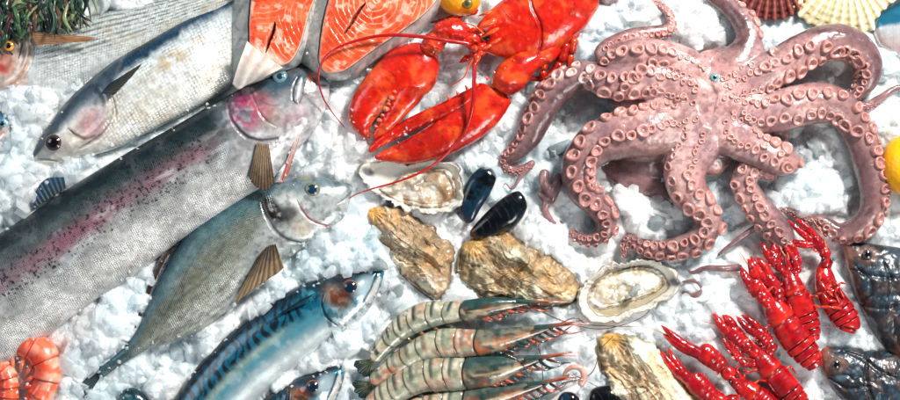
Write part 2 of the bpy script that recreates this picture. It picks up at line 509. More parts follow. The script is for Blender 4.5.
# --- large grey mullet
t = T('grey_mullet', 'silver white fish with blue grey back between the striped fish and the trout', 'fish', 130, 90, 0, z0=26)
OP2 = [(104, 88), (112, 100), (113, 114), (106, 128), (92, 140), (76, 148)]
def c2(X, Y, s, v):
    C = mix(S(238, 238, 232), S(226, 232, 232), sm(v, -.6, .4))
    C = mix(C, S(168, 184, 192), sm(v, .35, .75) * .7)
    C = mix(C, S(24, 62, 88), sm(v + .22 * (fbm(X, Y, 7, 3, 2) - .5) + .22 * (1 - sm(X, 90, 190)), .62, .84))
    C = mix(C, S(16, 24, 34), sm(v + .2 * (1 - sm(X, 90, 170)), .86, 1) * sm(fbm(X, Y, 5, 2, 5), .35, .55) * .9)
    yel = np.maximum(blob(X, Y, 172, 60, 15, 8, -20, .7) * sm(fbm(X, Y, 6, 3, 5), .42, .58), blob(X, Y, 198, 40, 9, 5, -20, .7) * .6)
    C = mix(C, S(196, 166, 118), yel * .75)
    C = mix(C, S(196, 176, 140), sm(fbm(X, Y, 26, 3, 15), .5, .75) * .4 * (1 - sm(v, .2, .5)))
    head = sm(-(X * .62 - Y * .78) - 2, 0, 8) * (1 - sm(X, 100, 116))
    # head
    hm = 1 - sm(X + .25 * (Y - 110), 104, 112)
    C = mix(C, S(200, 196, 186), hm * .6)
    C = mix(C, S(40, 66, 84), hm * sm(v + .3 * (fbm(X, Y, 10, 3, 44) - .5), .1, .5) * .92)
    C = mix(C, S(196, 148, 150), blob(X, Y, 92, 124, 14, 15, 20, .6) * .85)
    C = mix(C, S(150, 120, 128), blob(X, Y, 101, 116, 5, 14, 10, .7) * .5)
    C = mix(C, S(222, 206, 196), blob(X, Y, 72, 142, 12, 8, -20, .6) * .6)
    C = mix(C, S(120, 86, 76), line(X, Y, [(68, 128), (76, 134), (86, 138), (98, 134)], 2) * .8)
    C = mix(C, S(120, 116, 112), line(X, Y, OP2, 1.8) * .75)
    C = mix(C, S(92, 104, 112), line(X, Y, [(32, 158), (44, 158), (56, 160)], 1.6) * .8)
    C = mix(C, S(120, 100, 96), (blob(X, Y, 54, 142, 12, 11) - blob(X, Y, 54, 142, 8, 8)).clip(0, 1) * .4)
    return C
fish_body(t, [(29, 156, 31, 163), (35, 143, 48, 165), (48, 122, 68, 160), (66, 99, 92, 154), (84, 82, 116, 146), (112, 60, 148, 130), (150, 38, 188, 110), (190, 15, 224, 88), (225, -5, 252, 60), (260, -25, 280, 30), (300, -45, 310, -8)],
          c2, z=8, zf=lambda s: -10 * sm(s, .58, .74), tk=.62, tmax=32, ssize=3.5, scf=lambda X, Y, s, v: sm(X + .25 * (Y - 110), 104, 114) * .85,
          dispf=lambda X, Y, s, v: plate(X, Y, [(p[0] - 4, p[1] - 2) for p in OP2], 6, 2.6) + groove(X, Y, [(p[0] + 2, p[1] + 1) for p in OP2], 2.2, 2.6) + groove(X, Y, [(30, 160), (44, 159), (58, 161)], 1.5, 1.5) + groove(X, Y, [(68, 128), (76, 134), (86, 138), (98, 134)], 2, 1.2) + 2 * blob(X, Y, 54, 142, 13, 12))
eye(t, 54, 142, 24, 8.4, S(66, 48, 46), S(176, 168, 160), pr=.66, pupil=S(8, 8, 14))
fin(t, [(103, 94), (106, 90), (112, 84)], [(116, 96), (132, 80), (145, 64)], 38, 41, S(40, 56, 66), S(60, 56, 46), 'pectoral_fin', 8)

# --- rainbow trout
t = T('rainbow_trout', 'largest fish, with black speckled back, pink stripe and magenta gill cover', 'fish', 160, 190, 0, z0=30)
OP3 = [(229, 97), (230, 112), (236, 126), (247, 137), (262, 141), (280, 138)]
rs = np.random.RandomState(3)
def spots(s, v, n, s0, s1, v0, v1, rx, ry, seed, pw=1.0):
    g = np.random.RandomState(seed); m = np.zeros(len(s))
    for k in range(n):
        a = g.uniform(s0, s1); b = v0 + (v1 - v0) * g.uniform() ** pw; q = g.uniform(.6, 1.25)
        w = g.uniform(.7, 1.3)
        sel = np.where((np.abs(s - a) < rx * 2.5) & (np.abs(v - b) < ry * 2.5))[0]
        d = np.hypot((s[sel] - a) / (rx * q * w), (v[sel] - b) / (ry * q / w))
        m[sel] = np.maximum(m[sel], 1 - sm(d, .6, 1.2))
    return m
def c3(X, Y, s, v):
    n = fbm(X, Y, 16, 3, 6)
    C = mix(S(204, 202, 198), S(134, 138, 138), sm(v, -.75, .1))
    C = mix(C, S(236, 236, 234), sm(fbm(X, Y, 30, 3, 219), .45, .7) * .4 * (1 - sm(v, -.3, .1)))
    C = mix(C, S(84, 98, 98), sm(v + .12 * (n - .5), .0, .32))
    C = mix(C, S(24, 46, 46), sm(v + .2 * (n - .5), .26, .5))
    C = mix(C, S(8, 30, 40), sm(v + .1 * (n - .5), .6, .86))
    pk = np.exp(-((v - .22 - .04 * np.sin(s * 7)) / .19) ** 2) * sm(s, .22, .3)
    C = mix(C, S(142, 84, 102), pk * (.6 + .3 * sm(fbm(X, Y, 34, 2, 9), .3, .6)))
    C = mix(C, S(226, 230, 232), sm(fbm(X * .84 - Y * .54, (X * .54 + Y * .84) * 3.2, 26, 3, 301), .56, .74) * .35 * (1 - sm(v, .3, .6)))
    C = mix(C, S(90, 96, 98), sm(fbm(X, Y, 18, 4, 305), .55, .72) * .35)
    body = sm(s, .25, .3)
    sp_ = spots(s, v, 1000, .23, 1, .98, -.12, .0027, .022, 5, 1.0)
    C = mix(C, S(10, 14, 18), sp_ * .96 * body)
    C = mix(C, S(226, 228, 228), sm(fbm(X, Y, 24, 3, 19), .5, .75) * .3 * (1 - sm(v, .0, .3)) * body)
    hd = 1 - sm(pdist(X, Y, [(262, 60), (290, 90), (310, 130), (270, 140), (255, 110)]), 22, 40)
    hd = 1 - sm(s, .19, .26)
    C = mix(C, S(186, 186, 190), hd * .55)
    C = mix(C, S(40, 78, 98), hd * sm(v + .25 * (fbm(X, Y, 12, 3, 77) - .5), .3, .62) * .92)
    C = mix(C, S(18, 40, 50), hd * sm(v, .72, .95) * .8)
    C = mix(C, S(110, 104, 104), hd * sm(fbm(X, Y, 12, 4, 78), .5, .68) * .5)
    C = mix(C, S(226, 224, 226), hd * sm(fbm(X, Y, 9, 3, 79), .55, .68) * .5)
    C = mix(C, S(160, 44, 92), blob(X, Y, 246, 112, 16, 19, 0, .55) * .9 * sm(fbm(X, Y, 8, 3, 12), .25, .5))
    C = mix(C, S(70, 40, 70), blob(X, Y, 240, 104, 8, 12, 20, .6) * .5 * sm(fbm(X, Y, 5, 3, 13), .4, .6))
    C = mix(C, S(206, 96, 104), blob(X, Y, 262, 108, 14, 11, 30, .7) * .5)
    C = mix(C, S(150, 120, 96), blob(X, Y, 272, 122, 12, 8, -20, .8) * .5)
    C = mix(C, S(178, 110, 128), blob(X, Y, 292, 118, 12, 7, -30, .8) * .4)
    C = mix(C, S(150, 110, 112), blob(X, Y, 300, 95, 16, 12, -60, .8) * .25)
    C = mix(C, S(96, 120, 124), blob(X, Y, 300, 84, 20, 7, -60, .8) * .35)
    C = mix(C, S(84, 60, 78), line(X, Y, OP3, 2) * .8)
    C = mix(C, S(225, 228, 232), line(X, Y, [(300, 78), (297, 90), (295, 101)], 3.4) * .75)  # white highlight painted along the maxilla
    C = mix(C, S(72, 74, 86), line(X, Y, [(297, 76), (292, 90), (291, 101), (296, 105), (300, 98), (304, 84)], 1.1) * .85)
    C = mix(C, S(74, 96, 108), line(X, Y, [(262, 90), (258, 100), (268, 106), (282, 106)], 1.1) * .55)
    C = mix(C, S(70, 90, 104), line(X, Y, [(247, 84), (250, 95), (262, 118), (276, 128)], 1.1) * .5)
    C = mix(C, S(196, 98, 82), blob(X, Y, 310, 79, 5, 5) * .7)
    return C
def d3(X, Y, s, v):
    return (plate(X, Y, [(p[0] + 4, p[1] - 3) for p in OP3], 7, 1.8) + groove(X, Y, [(p[0] - 2, p[1] + 1) for p in OP3], 2.2, 1.6)
            + plate(X, Y, [(300, 78), (297, 90), (295, 101)], 3.6, 2.6) + groove(X, Y, [(297, 76), (291, 90), (291, 101), (296, 105)], 1.2, 1.5)
            + groove(X, Y, [(247, 84), (250, 95), (262, 118), (276, 128)], 1.5, 1.2) + groove(X, Y, [(310, 78), (316, 84), (324, 86)], 2, 3.5)
            + 1.2 * (fbm(X, Y, 9, 3, 31) - .5) * (1 - sm(s, .2, .25)))
fish_body(t, [(325, 80, 327, 92), (312, 71, 321, 112), (296, 68, 312, 130), (280, 71, 298, 146), (262, 78, 285, 160), (225, 96, 262, 186), (180, 122, 222, 215), (130, 150, 175, 243), (75, 183, 125, 280), (40, 206, 85, 305), (0, 232, 45, 335), (-50, 262, 0, 365), (-100, 300, -50, 385)],
          c3, z=12, tk=.62, tmax=40, nu=620, nv=220, ssize=2.05, scf=lambda X, Y, s, v: sm(s, .225, .26) * (1.05 - .5 * sm(v, .2, .6)), dispf=d3)
eye(t, 278, 77.5, 24.5, 7.5, S(104, 140, 152), S(36, 84, 104), pr=.4, pupil=S(20, 50, 66), tilt=(0, .25))
fin(t, [(257, 143), (262, 145), (268, 145)], [(249, 178), (254, 186), (263, 191), (274, 184)], 40, 37, S(140, 118, 92), S(82, 60, 42), 'pectoral_fin', 9)
fin(t, [(292, 142), (296, 136), (300, 130)], [(276, 184), (281, 181), (286, 174)], 26, 18, S(214, 190, 184), S(196, 108, 96), 'branchial_membrane', 3)
fin(t, [(66, 188), (50, 198), (34, 208)], [(64, 177), (44, 180), (30, 203)], 22, 22, S(30, 52, 64), S(24, 66, 92), 'dorsal_fin', 9)

# --- gilthead bream
t = T('sea_bream', 'deep bodied silver green fish with dark gill patch, lying just below the trout', 'fish', 240, 260, 0, z0=24)
OP4 = [(262, 200), (268, 216), (276, 230), (290, 240), (306, 243)]
def c4(X, Y, s, v):
    n = fbm(X, Y, 10, 4, 21)
    C = mix(S(184, 188, 180), S(116, 122, 112), sm(v, -.8, .2))
    C = mix(C, S(70, 74, 66), sm(fbm(X + Y, (X - Y) * .3, 5, 3, 35), .5, .66) * .5)
    C = mix(C, S(76, 108, 112), sm(v + .25 * (n - .5), .15, .6))
    C = mix(C, S(16, 62, 78), sm(v + .15 * (n - .5), .6, .9) * .95)
    C = mix(C, S(120, 110, 84), sm(fbm(X, Y, 7, 3, 33), .52, .68) * .3 * (1 - sm(v, .2, .5)))
    C = mix(C, S(14, 72, 88), sm(s, .78, .92) * .85)
    str_ = 0.5 + 0.5 * np.cos(v * 2 * np.pi * 9)
    C = mix(C, S(116, 116, 98), sm(str_, .6, 1) * .4 * (1 - sm(v, .3, .6)))
    C = mix(C, S(48, 72, 74), line(X, Y, [(262, 200), (246, 206), (225, 222), (203, 246), (186, 276), (170, 306), (150, 338)], 1.2) * .6)
    body = sm(s, .22, .28)
    hd = 1 - sm(-(X * .9 + Y * .4), -333, -318)
    C = mix(C, S(176, 184, 184), hd * .8)
    C = mix(C, S(88, 116, 124), hd * sm(v, .35, .85) * .8)
    C = mix(C, S(232, 232, 224), blob(X, Y, 292, 205, 14, 9, 20, .8) * .7)
    C = mix(C, S(30, 24, 24), blob(X, Y, 272, 210, 8.5, 19, -40, .4) * sm(fbm(X, Y, 5, 3, 3), .2, .42))
    C = mix(C, S(26, 24, 28), blob(X, Y, 289, 214, 9, 8, -30, .5) * .85)
    C = mix(C, S(60, 56, 60), hd * sm(fbm(X, Y, 6, 4, 93), .56, .7) * .5)
    C = mix(C, S(198, 170, 60), blob(X, Y, 304, 178, 6, 2.5, 0, .6) * .5)
    C = mix(C, S(214, 196, 170), blob(X, Y, 302, 228, 10, 8, 30, .7) * .6)
    C = mix(C, S(206, 120, 136), line(X, Y, [(300, 206), (308, 218), (320, 226), (330, 226)], 3.2) * .6)
    C = mix(C, S(96, 92, 96), line(X, Y, OP4, 1.8) * .8)
    C = mix(C, S(90, 96, 100), line(X, Y, [(352, 189), (344, 199), (336, 204)], 1.5) * .85)
    C = mix(C, S(70, 84, 88), line(X, Y, [(296, 200), (302, 212), (312, 222)], 1.2) * .6)
    return C
def d4(X, Y, s, v):
    return (plate(X, Y, [(p[0] + 3, p[1] - 2) for p in OP4], 6, 1.4) + groove(X, Y, [(p[0] - 2, p[1] + 1) for p in OP4], 2.4, 1.1)
            + groove(X, Y, [(352, 189), (344, 199), (336, 204)], 1.6, 1.6) + groove(X, Y, [(296, 200), (302, 212), (312, 222), (328, 228)], 1.6, 1.5)
            + 1.6 * blob(X, Y, 312, 190, 12, 11, 0, .6))
fish_body(t, [(352, 186, 350, 193), (338, 181, 345, 212), (320, 178, 334, 228), (300, 178, 318, 240), (275, 183, 298, 252), (245, 190, 272, 270), (215, 206, 250, 290), (190, 228, 225, 312), (168, 260, 200, 330), (150, 296, 172, 342), (138, 326, 150, 348), (124, 346, 132, 358), (111, 358, 117, 367), (96, 370, 101, 379)],
          c4, z=10, tk=.6, tmax=29, nu=460, nv=170, ssize=2.1, scf=lambda X, Y, s, v: sm(-(X * .9 + Y * .4), -333, -318) * 1.0, dispf=d4)
eye(t, 311.5, 190, 24.6, 7.6, S(120, 124, 104), S(60, 66, 66), pr=.62, pupil=S(16, 52, 72), tilt=(0, .1))
fin(t, [(262, 252), (268, 246), (276, 244)], [(232, 306), (250, 292), (284, 268)], 34, 28, S(64, 50, 36), S(128, 104, 72), 'pectoral_fin', 8)
fin(t, [(101, 366), (98, 372), (99, 378)], [(96, 366), (78, 384), (84, 400)], 9, 7, S(38, 56, 62), S(50, 76, 84), 'tail_fin', 12)
fin(t, [(238, 190), (200, 215), (168, 254), (148, 296), (137, 328)], [(234, 188), (196, 212), (163, 252), (144, 295), (134, 328)], 9, 12, S(70, 52, 46), S(46, 40, 40), 'dorsal_fin', 22)

# --- mackerels
def mackerel(label, cat, pairs, eyep, er, ox, oy, OPm, cheek, seed, zc=6, jaw=None, z0=15, tm=24, mouth=None):
    t = T('mackerel', label, cat, ox, oy, 0, 'mackerels with wavy striped backs', z0=z0)
    ex, ey = eyep
    def c(X, Y, s, v):
        n = fbm(X, Y, 14, 3, seed)
        C = mix(S(206, 216, 216), S(84, 150, 168), sm(v, -.7, -.1))
        C = mix(C, S(14, 96, 124), sm(v + .15 * (n - .5), -.1, .3))
        C = mix(C, S(6, 42, 62), sm(v, .5, .9))
        wv = np.sin(s * 165 + 2.9 * np.sin(v * 7 + 5 * n) + 3 * n + seed)
        C = mix(C, S(12, 26, 38), sm(wv, .0, .35) * sm(v + .25 * (fbm(X, Y, 6, 2, 2) - .5), .08, .2) * sm(s, .3, .37) * .96)
        C = mix(C, S(90, 190, 200), sm(fbm(X, Y, 8, 3, seed + 3), .52, .7) * .5 * sm(v, 0, .4) * (1 - sm(s, .28, .4)))
        C = mix(C, S(196, 206, 170), np.exp(-((v - .05) / .12) ** 2) * .4 * sm(s, .35, .5))
        hd = 1 - sm(s, .24, .30)
        C = mix(C, S(8, 24, 34), hd * sm(v + .3 * (fbm(X, Y, 7, 3, seed + 40) - .5), .55, .8) * .9)
        C = mix(C, S(16, 66, 82), hd * sm(fbm(X, Y, 5, 4, seed + 41), .52, .64) * .7)
        C = mix(C, S(10, 20, 28), sm(fbm(X, Y, 4, 3, seed + 42), .6, .7) * .55 * sm(v, -.1, .3))
        C = mix(C, S(206, 222, 224), sm(fbm(X, Y, 11, 3, seed + 43), .58, .72) * .35 * (1 - sm(v, .0, .2)))
        C = mix(C, S(146, 104, 74), cheek(X, Y) * .9)
        C = mix(C, S(40, 26, 24), cheek(X, Y) * sm(fbm(X, Y, 4, 3, seed + 44), .5, .64) * .7)
        C = mix(C, S(170, 52, 40), blob(X, Y, ex - er * 1.6, ey + er * .9, er * .8, er * .7, 30, .7) * .55 * sm(fbm(X, Y, 4, 2, 4), .3, .6))
        C = mix(C, S(70, 24, 24), (blob(X, Y, ex, ey, er * 1.5, er * 1.5, 0, .3)) * .7)
        C = mix(C, S(190, 208, 214), blob(X, Y, *jaw[:2], er * 1.6, er * 1.1, jaw[2], .6) * .8)
        C = mix(C, S(20, 40, 56), line(X, Y, OPm, 1.6) * .75)
        C = mix(C, S(226, 218, 212), line(X, Y, mouth, 4.2) * .85)
        C = mix(C, S(34, 44, 58), line(X, Y, [(p[0] - 3.4, p[1] - 1.5) for p in mouth], 1.3) * .8)
        C = mix(C, S(30, 40, 52), line(X, Y, [(p[0] + 3.5, p[1] + 1) for p in mouth], 1.0) * .6)
        return C
    def d(X, Y, s, v):
        return (groove(X, Y, OPm, 2, 1.8) + plate(X, Y, [(p[0] + 4, p[1] - 1) for p in OPm], 5, 1.8) + 1.5 * blob(X, Y, ex, ey, er * 1.6, er * 1.6)
                + groove(X, Y, [(p[0] - 3.4, p[1] - 1.5) for p in mouth], 1.5, 1.8))
    b = fish_body(t, pairs, c, z=zc, tk=.7, tmax=tm, nu=360, nv=130, ssize=1.9, scf=lambda X, Y, s, v: sm(s, .3, .4) * .5, dispf=d, mat='fishmetal')
    V = b.data.vertices
    P = OBJ_PTS[-1]
    lx = np.hypot(P[:, 0] - (ex - 450), P[:, 1] - (200 - ey))
    zt = P[lx < 5][:, 2].max() if (lx < 5).any() else 20
    eye(t, ex, ey, zt - er * .42, er * 1.08, S(70, 40, 34), S(206, 178, 150), pr=.7, pupil=S(14, 34, 52))
    return t
t = mackerel('striped blue green fish left of the prawns, mouth pointing at the closed oyster', 'fish',
         [(385, 270, 385, 276), (380, 268, 378, 294), (365, 268, 366, 313), (345, 272, 349, 330), (320, 279, 330, 342), (295, 288, 312, 356), (265, 305, 290, 372), (235, 328, 266, 392), (210, 352, 245, 412), (185, 382, 222, 440), (160, 420, 200, 470)],
         (350, 288), 7.2, 300, 340, [(324, 290), (322, 304), (328, 318), (338, 326)],
         lambda X, Y: blob(X, Y, 337, 297, 14, 10, 30, .6), 1, jaw=(364, 287, -50), mouth=[(379, 276), (374, 290), (366, 304)])
fin(t, [(318, 292), (312, 296), (308, 302)], [(300, 300), (276, 316), (264, 322)], 27, 25, S(20, 70, 92), S(14, 40, 58), 'pectoral_fin', 6)
mackerel('partly buried blue fish head at the bottom edge, left of the grey prawns', 'fish',
         [(345, 368, 345, 374), (340, 366, 340, 392), (325, 367, 327, 410), (305, 374, 312, 424), (282, 386, 294, 436), (255, 405, 272, 455), (225, 432, 246, 480), (200, 460, 225, 505)],
         (313, 387), 6.6, 300, 395, [(289, 388), (288, 402), (294, 416)],
         lambda X, Y: blob(X, Y, 300, 396, 11, 8, 30, .6), 4, jaw=(325, 384, -50), mouth=[(340, 374), (336, 388), (330, 402)])

# --- fragments at the frame's edge
t = T('small_silver_fish', 'blue grey fish snout just entering at the left edge, below the striped fish', 'fish', -15, 130, 0, z0=10)
def c5(X, Y, s, v):
    C = mix(S(206, 196, 190), S(70, 120, 146), sm(v, -.1, .5))
    C = mix(C, S(34, 70, 92), sm(v, .6, .95))
    return mix(C, S(196, 120, 110), blob(X, Y, 4, 134, 8, 3, 20, .6) * .6)
fish_body(t, [(15, 126, 15, 131), (10, 118, 8, 138), (0, 111, 0, 146), (-20, 104, -20, 158), (-50, 100, -50, 168), (-90, 108, -90, 160)], c5, z=6, nu=160, nv=80, scf=lambda X, Y, s, v: .5 * sm(s, .3, .5), mat='fishmetal')
eye(t, 4, 124, 19, 4, S(90, 140, 160), S(170, 190, 200), .55)

t = T('blue_backed_fish', 'blue and white fish end cut off by the right edge, beside the cream scallop', 'fish', 920, 20, 0, z0=14)
def c6(X, Y, s, v):
    C = mix(S(224, 206, 204), S(206, 212, 216), sm(v, -.6, .0))
    C = mix(C, S(34, 110, 140), sm(v + .1 * (fbm(X, Y, 8, 2, 4) - .5), .05, .25))
    return mix(C, S(12, 44, 62), sm(v, .6, .95))
fish_body(t, [(874, 28, 876, 36), (878, 14, 882, 46), (892, 3, 896, 55), (915, -10, 915, 62), (945, -22, 945, 60), (980, -30, 980, 50)], c6, z=6, nu=160, nv=80, scf=lambda X, Y, s, v: .4 + 0 * s, mat='fishmetal')

t = T('buried_fish_tail', 'dark teal fish end poking from the ice, right of the bream tail', 'fish', 132, 396, 0, z0=8)
def c7(X, Y, s, v):
    return mix(S(60, 120, 128), S(16, 50, 62), sm(v + fbm(X, Y, 5, 2, 2) - .5, -.2, .6))
fish_body(t, [(117, 401, 119, 406), (122, 391, 128, 409), (132, 388, 136, 412), (142, 393, 141, 415), (150, 402, 146, 420)], c7, z=3, tk=.8, nu=90, nv=60, scf=lambda X, Y, s, v: .5 + 0 * s, mat='fishmetal')

# --- two dark wrasse like fish on the right
def darkfish(label, pairs, ex, ey, er, ox, oy, seed, gl, zc=8, tm=30):
    t = T('dark_fish', label, 'fish', ox, oy, 0, 'dark blue brown fish at the right edge', z0=24)
    def c(X, Y, s, v):
        n = fbm(X, Y, 11, 4, seed); n2 = fbm(X + 40, Y, 7, 3, seed + 9)
        C = mix(S(34, 32, 36), S(20, 20, 26), sm(v, -.3, .3))
        C = mix(C, S(32, 54, 68), sm(n, .42, .6) * (1 - sm(s, .5, .75)) * sm(v, -.8, -.3) * .85)
        C = mix(C, S(90, 112, 124), sm(n2, .56, .7) * sm(n, .45, .6) * .35 * (1 - sm(s, .4, .6)))
        C = mix(C, S(92, 76, 76), sm(1 - n, .52, .66) * .45)
        rd = np.abs(fbm(X, Y, 26, 3, seed + 2) - .5)
        C = mix(C, S(10, 10, 14), (1 - sm(rd, .0, .06)) * .85)
        C = mix(C, S(196, 120, 92), (1 - sm(s, .0, .07)) * .6)
        C = mix(C, S(150, 108, 88), blob(X, Y, ex, ey, er * 2.0, er * 1.6, 0, .5) * .5)
        C = mix(C, S(120, 70, 34), sm(-v, .45, .9) * sm(s, .35, .5) * .85)
        for g in gl: C = mix(C, S(12, 14, 20), line(X, Y, g, 2.4) * .9)
        return C
    def d(X, Y, s, v):
        rd = np.abs(fbm(X, Y, 26, 3, seed + 2) - .5)
        q = (2.2 * sm(rd, 0, .14) - 1.6) * sm(s, .0, .1) + 1.5 * (fbm(X, Y, 4, 3, seed) - .5)
        for g in gl: q = q + groove(X, Y, g, 3.4, 2.2)
        return q
    fish_body(t, pairs, c, z=zc, tk=.62, tmax=tm, nu=340, nv=160, ssize=3, scf=lambda X, Y, s, v: sm(s, .3, .5), dispf=d, mat='darkfish')
    P = OBJ_PTS[-1]
    lx = np.hypot(P[:, 0] - (ex - 450), P[:, 1] - (200 - ey))
    eye(t, ex, ey, P[lx < 8][:, 2].max() - 1.2, er, S(70, 60, 58), S(130, 110, 100), pr=.6, pupil=S(8, 12, 18))
    return t
darkfish('dark blue brown fish head facing the uppermost crayfish, below the lemon',
         [(847, 248, 848, 258), (851, 243, 852, 274), (864, 243, 860, 300), (885, 246, 872, 325), (912, 250, 885, 345), (945, 256, 905, 362), (985, 262, 940, 380), (1030, 275, 990, 390)],
         868, 255, 5.2, 900, 300, 3, [[(851, 268), (872, 276), (900, 278)], [(862, 304), (880, 308), (905, 304)], [(884, 262), (890, 280), (886, 300)]])
darkfish('dark slate blue fish head at the bottom right corner',
         [(823, 352, 823, 362), (830, 348, 828, 378), (845, 348, 840, 396), (865, 350, 858, 412), (892, 354, 885, 428), (925, 360, 920, 440), (970, 370, 965, 440), (1010, 385, 1010, 430)],
         837, 365, 5.0, 870, 385, 8, [[(830, 378), (850, 388), (872, 386)], [(868, 360), (866, 380), (874, 402)], [(845, 352), (862, 358), (880, 372), (900, 380)]])
# ------------------------------------------------------------------ the lobster
RED = S(202, 26, 8); ORG_ = S(232, 84, 34); DK = S(84, 6, 8)
def redcol(X, Y, seed=0, a=RED, b=ORG_, d=DK):
    n = fbm(X, Y, 13, 4, seed); q = fbm(X, Y, 3.2, 2, seed + 5)
    C = mix(np.ones(np.shape(X) + (1,)) * a, b, sm(n, .46, .68) * .8)
    C = mix(C, d, sm(q, .56, .7) * sm(fbm(X, Y, 18, 2, seed + 8), .36, .6) * .38)
    C = mix(C, d, sm(fbm(X, Y, 30, 3, seed + 15), .5, .72) * .35)
    C = mix(C, S(240, 150, 110), sm(fbm(X, Y, 2.4, 2, seed + 25), .8, .9) * .3)
    return C
t = T('red_lobster', 'bright red cooked lobster with large claws, cut off by the top edge', 'lobster', 500, 60, 0, z0=22)
def bumps(U, TH, RR, k=1.0):
    return k * (noise(U * 40, TH * 3, 4) - .5)
# carapace
V, F, s, v, side, sp, gp = loft([(469, 38, 473, 47), (480, 22, 484, 52), (492, 9, 497, 57), (508, -4, 517, 60), (528, -18, 540, 58), (552, -30, 562, 47), (572, -44, 584, 28), (590, -58, 600, 5)], .62, 20, 200, 110, 30, .95, .6, 4)
V[:, 2] += groove(V[:, 0], V[:, 1], [(528, -20), (531, 8), (540, 30), (538, 58)], 2.2, 2.4) + groove(V[:, 0], V[:, 1], [(500, 10), (512, 24), (532, 28)], 2, 1.2)
V[:, 2] += 1.0 * (fbm(V[:, 0], V[:, 1], 6, 3, 2) - .5)
C = redcol(V[:, 0], V[:, 1], 3)
C = mix(C, S(120, 10, 8), line(V[:, 0], V[:, 1], [(528, -20), (531, 8), (540, 30), (538, 58)], 2) * .6)
C = mix(C, S(40, 12, 10), blob(V[:, 0], V[:, 1], 484, 38, 6, 5) * .9)
mesh('carapace', V, F, M['lobster'], t, C)
mb = MB()
for x0, y0, x1, y1, r in [(497, 22, 474, 32, 3.4), (499, 30, 480, 40, 2.2), (492, 14, 478, 18, 2.0), (501, 40, 484, 50, 2.0), (486, 27, 480, 26, 1.8), (492, 46, 478, 54, 1.8)]:
    V, F, *_ = tube([(x0, y0, 44), ((x0 + x1) / 2, (y0 + y1) / 2, 45), (x1, y1, 38)], [r, r * .8, .3], 14, 10)
    mb.add(V, F, redcol(V[:, 0], V[:, 1], 4, ORG_))
mb.build('rostrum', M['lobster'], t)
eye(t, 486, 38, 37, 4.2, S(22, 14, 14), pr=.5)
# first tail segments, at the frame's edge
for k in range(4):
    cx, cy = 598 + k * 17, -18 - k * 14
    V, F, s, v, *_ = loft([(cx - 19, cy - 22, cx + 12, cy + 14 + 8), (cx - 8, cy - 30, cx + 24, cy + 12), (cx + 2, cy - 38, cx + 34, cy + 2)], .8, 16, 26, 50, 26, 1, .6, 4)
    mesh('tail_segment', V, F, M['lobster'], t, redcol(V[:, 0], V[:, 1], 7 + k))
# claws
def claw_piece(name, parent, pairs, z, seed, tk=.85, tmax=16, nu=150, mat='lobster', teeth=None, pale=None, col=redcol, zp=.9):
    V, F, s, v, *_ = loft(pairs, tk, z, nu, 64, tmax, zp, .7, 4)
    X, Y = V[:, 0], V[:, 1]
    V[:, 2] += .7 * (fbm(X, Y, 5, 3, seed) - .5)
    if teeth is not None:      # knobs along the cutting edge
        m = teeth * v
        b = np.clip(m - .55, 0, 1) * np.maximum(0, np.sin(s * 62 + seed)) * sm(s, .25, .4)
        V[:, 2] += 2.6 * b
    C = col(X, Y, seed)
    if pale: 
        for p in pale: C = mix(C, p[-1], blob(X, Y, *p[:-1]))
    return mesh(name, V, F, M[mat], parent, C)
def spikes(name, parent, pts, z, ln, r, dx, dy, mat='lobster', colr=None, zz=2):
    mb = MB()
    for k, (x, y) in enumerate(pts):
        q = .8 + .4 * ((k * 37) % 10) / 10
        V, F, *_ = tube([(x, y, z), (x + dx * ln * .5 * q, y + dy * ln * .5 * q, z + zz * .6), (x + dx * ln * q, y + dy * ln * q, z + zz)], [r, r * .6, .15], 10, 8)
        mb.add(V, F, redcol(V[:, 0], V[:, 1], k, *(colr or (ORG_, ORG_))))
    return mb.build(name, M[mat], parent)
# arm to the left claw
arm = MB()
for P, r in [([(484, 36, 26), (474, 39, 30), (464, 44, 30)], [7, 10, 8]), ([(468, 38, 30), (456, 32, 31), (445, 33, 30), (438, 38, 28)], [8, 12, 12, 8]), ([(442, 36, 28), (434, 44, 27), (428, 54, 26)], [9, 11, 9])]:
    V, F, *_ = tube(P, r, 40, 30, disp=lambda U, TH, RR: 1.8 * (noise(U * 12, TH * 2.2, 4) - .5))
    arm.add(V, F, redcol(V[:, 0], V[:, 1], 21))
arm.build('arm', M['lobster'], t)
cl = claw_piece('claw', t, [(423, 42, 441, 58), (408, 44, 437, 82), (390, 52, 424, 96), (372, 70, 402, 102), (358, 89, 387, 108), (350, 107, 379, 116), (351, 123, 374, 122), (361, 134, 371, 129), (369, 139, 373, 135)], 19, 31, teeth=-1, tmax=19,
                pale=[(384, 108, 3.5, 12, 20, .6, S(226, 130, 96)), (420, 92, 6, 3, 40, .8, S(236, 150, 120))])
claw_piece('finger', cl, [(400, 84, 430, 86), (394, 96, 421, 101), (389, 107, 408, 114), (383, 117, 396, 126), (377, 127, 385, 134), (373, 135, 376, 139)], 24, 33, teeth=1, tmax=13)
mb = MB()
for k, (x, y, r) in enumerate([(393, 98, 2.6), (390, 104, 1.7), (387.5, 109, 2.9), (384, 115, 1.6), (381, 120, 2.2), (377.5, 126, 1.5), (396, 92, 1.8)]):
    V, F, *_ = tube([(x - r * 1.3, y - .6, 31), (x, y, 31 + r * .5), (x + r * 1.2, y + .8, 31)], [r * .8, r, r * .6], 10, 14)
    mb.add(V, F, mix(S(214, 120, 84), S(196, 50, 24), noise(V[:, 0], V[:, 1], 2) * .8))
mb.build('tooth', M['lobster'], cl)
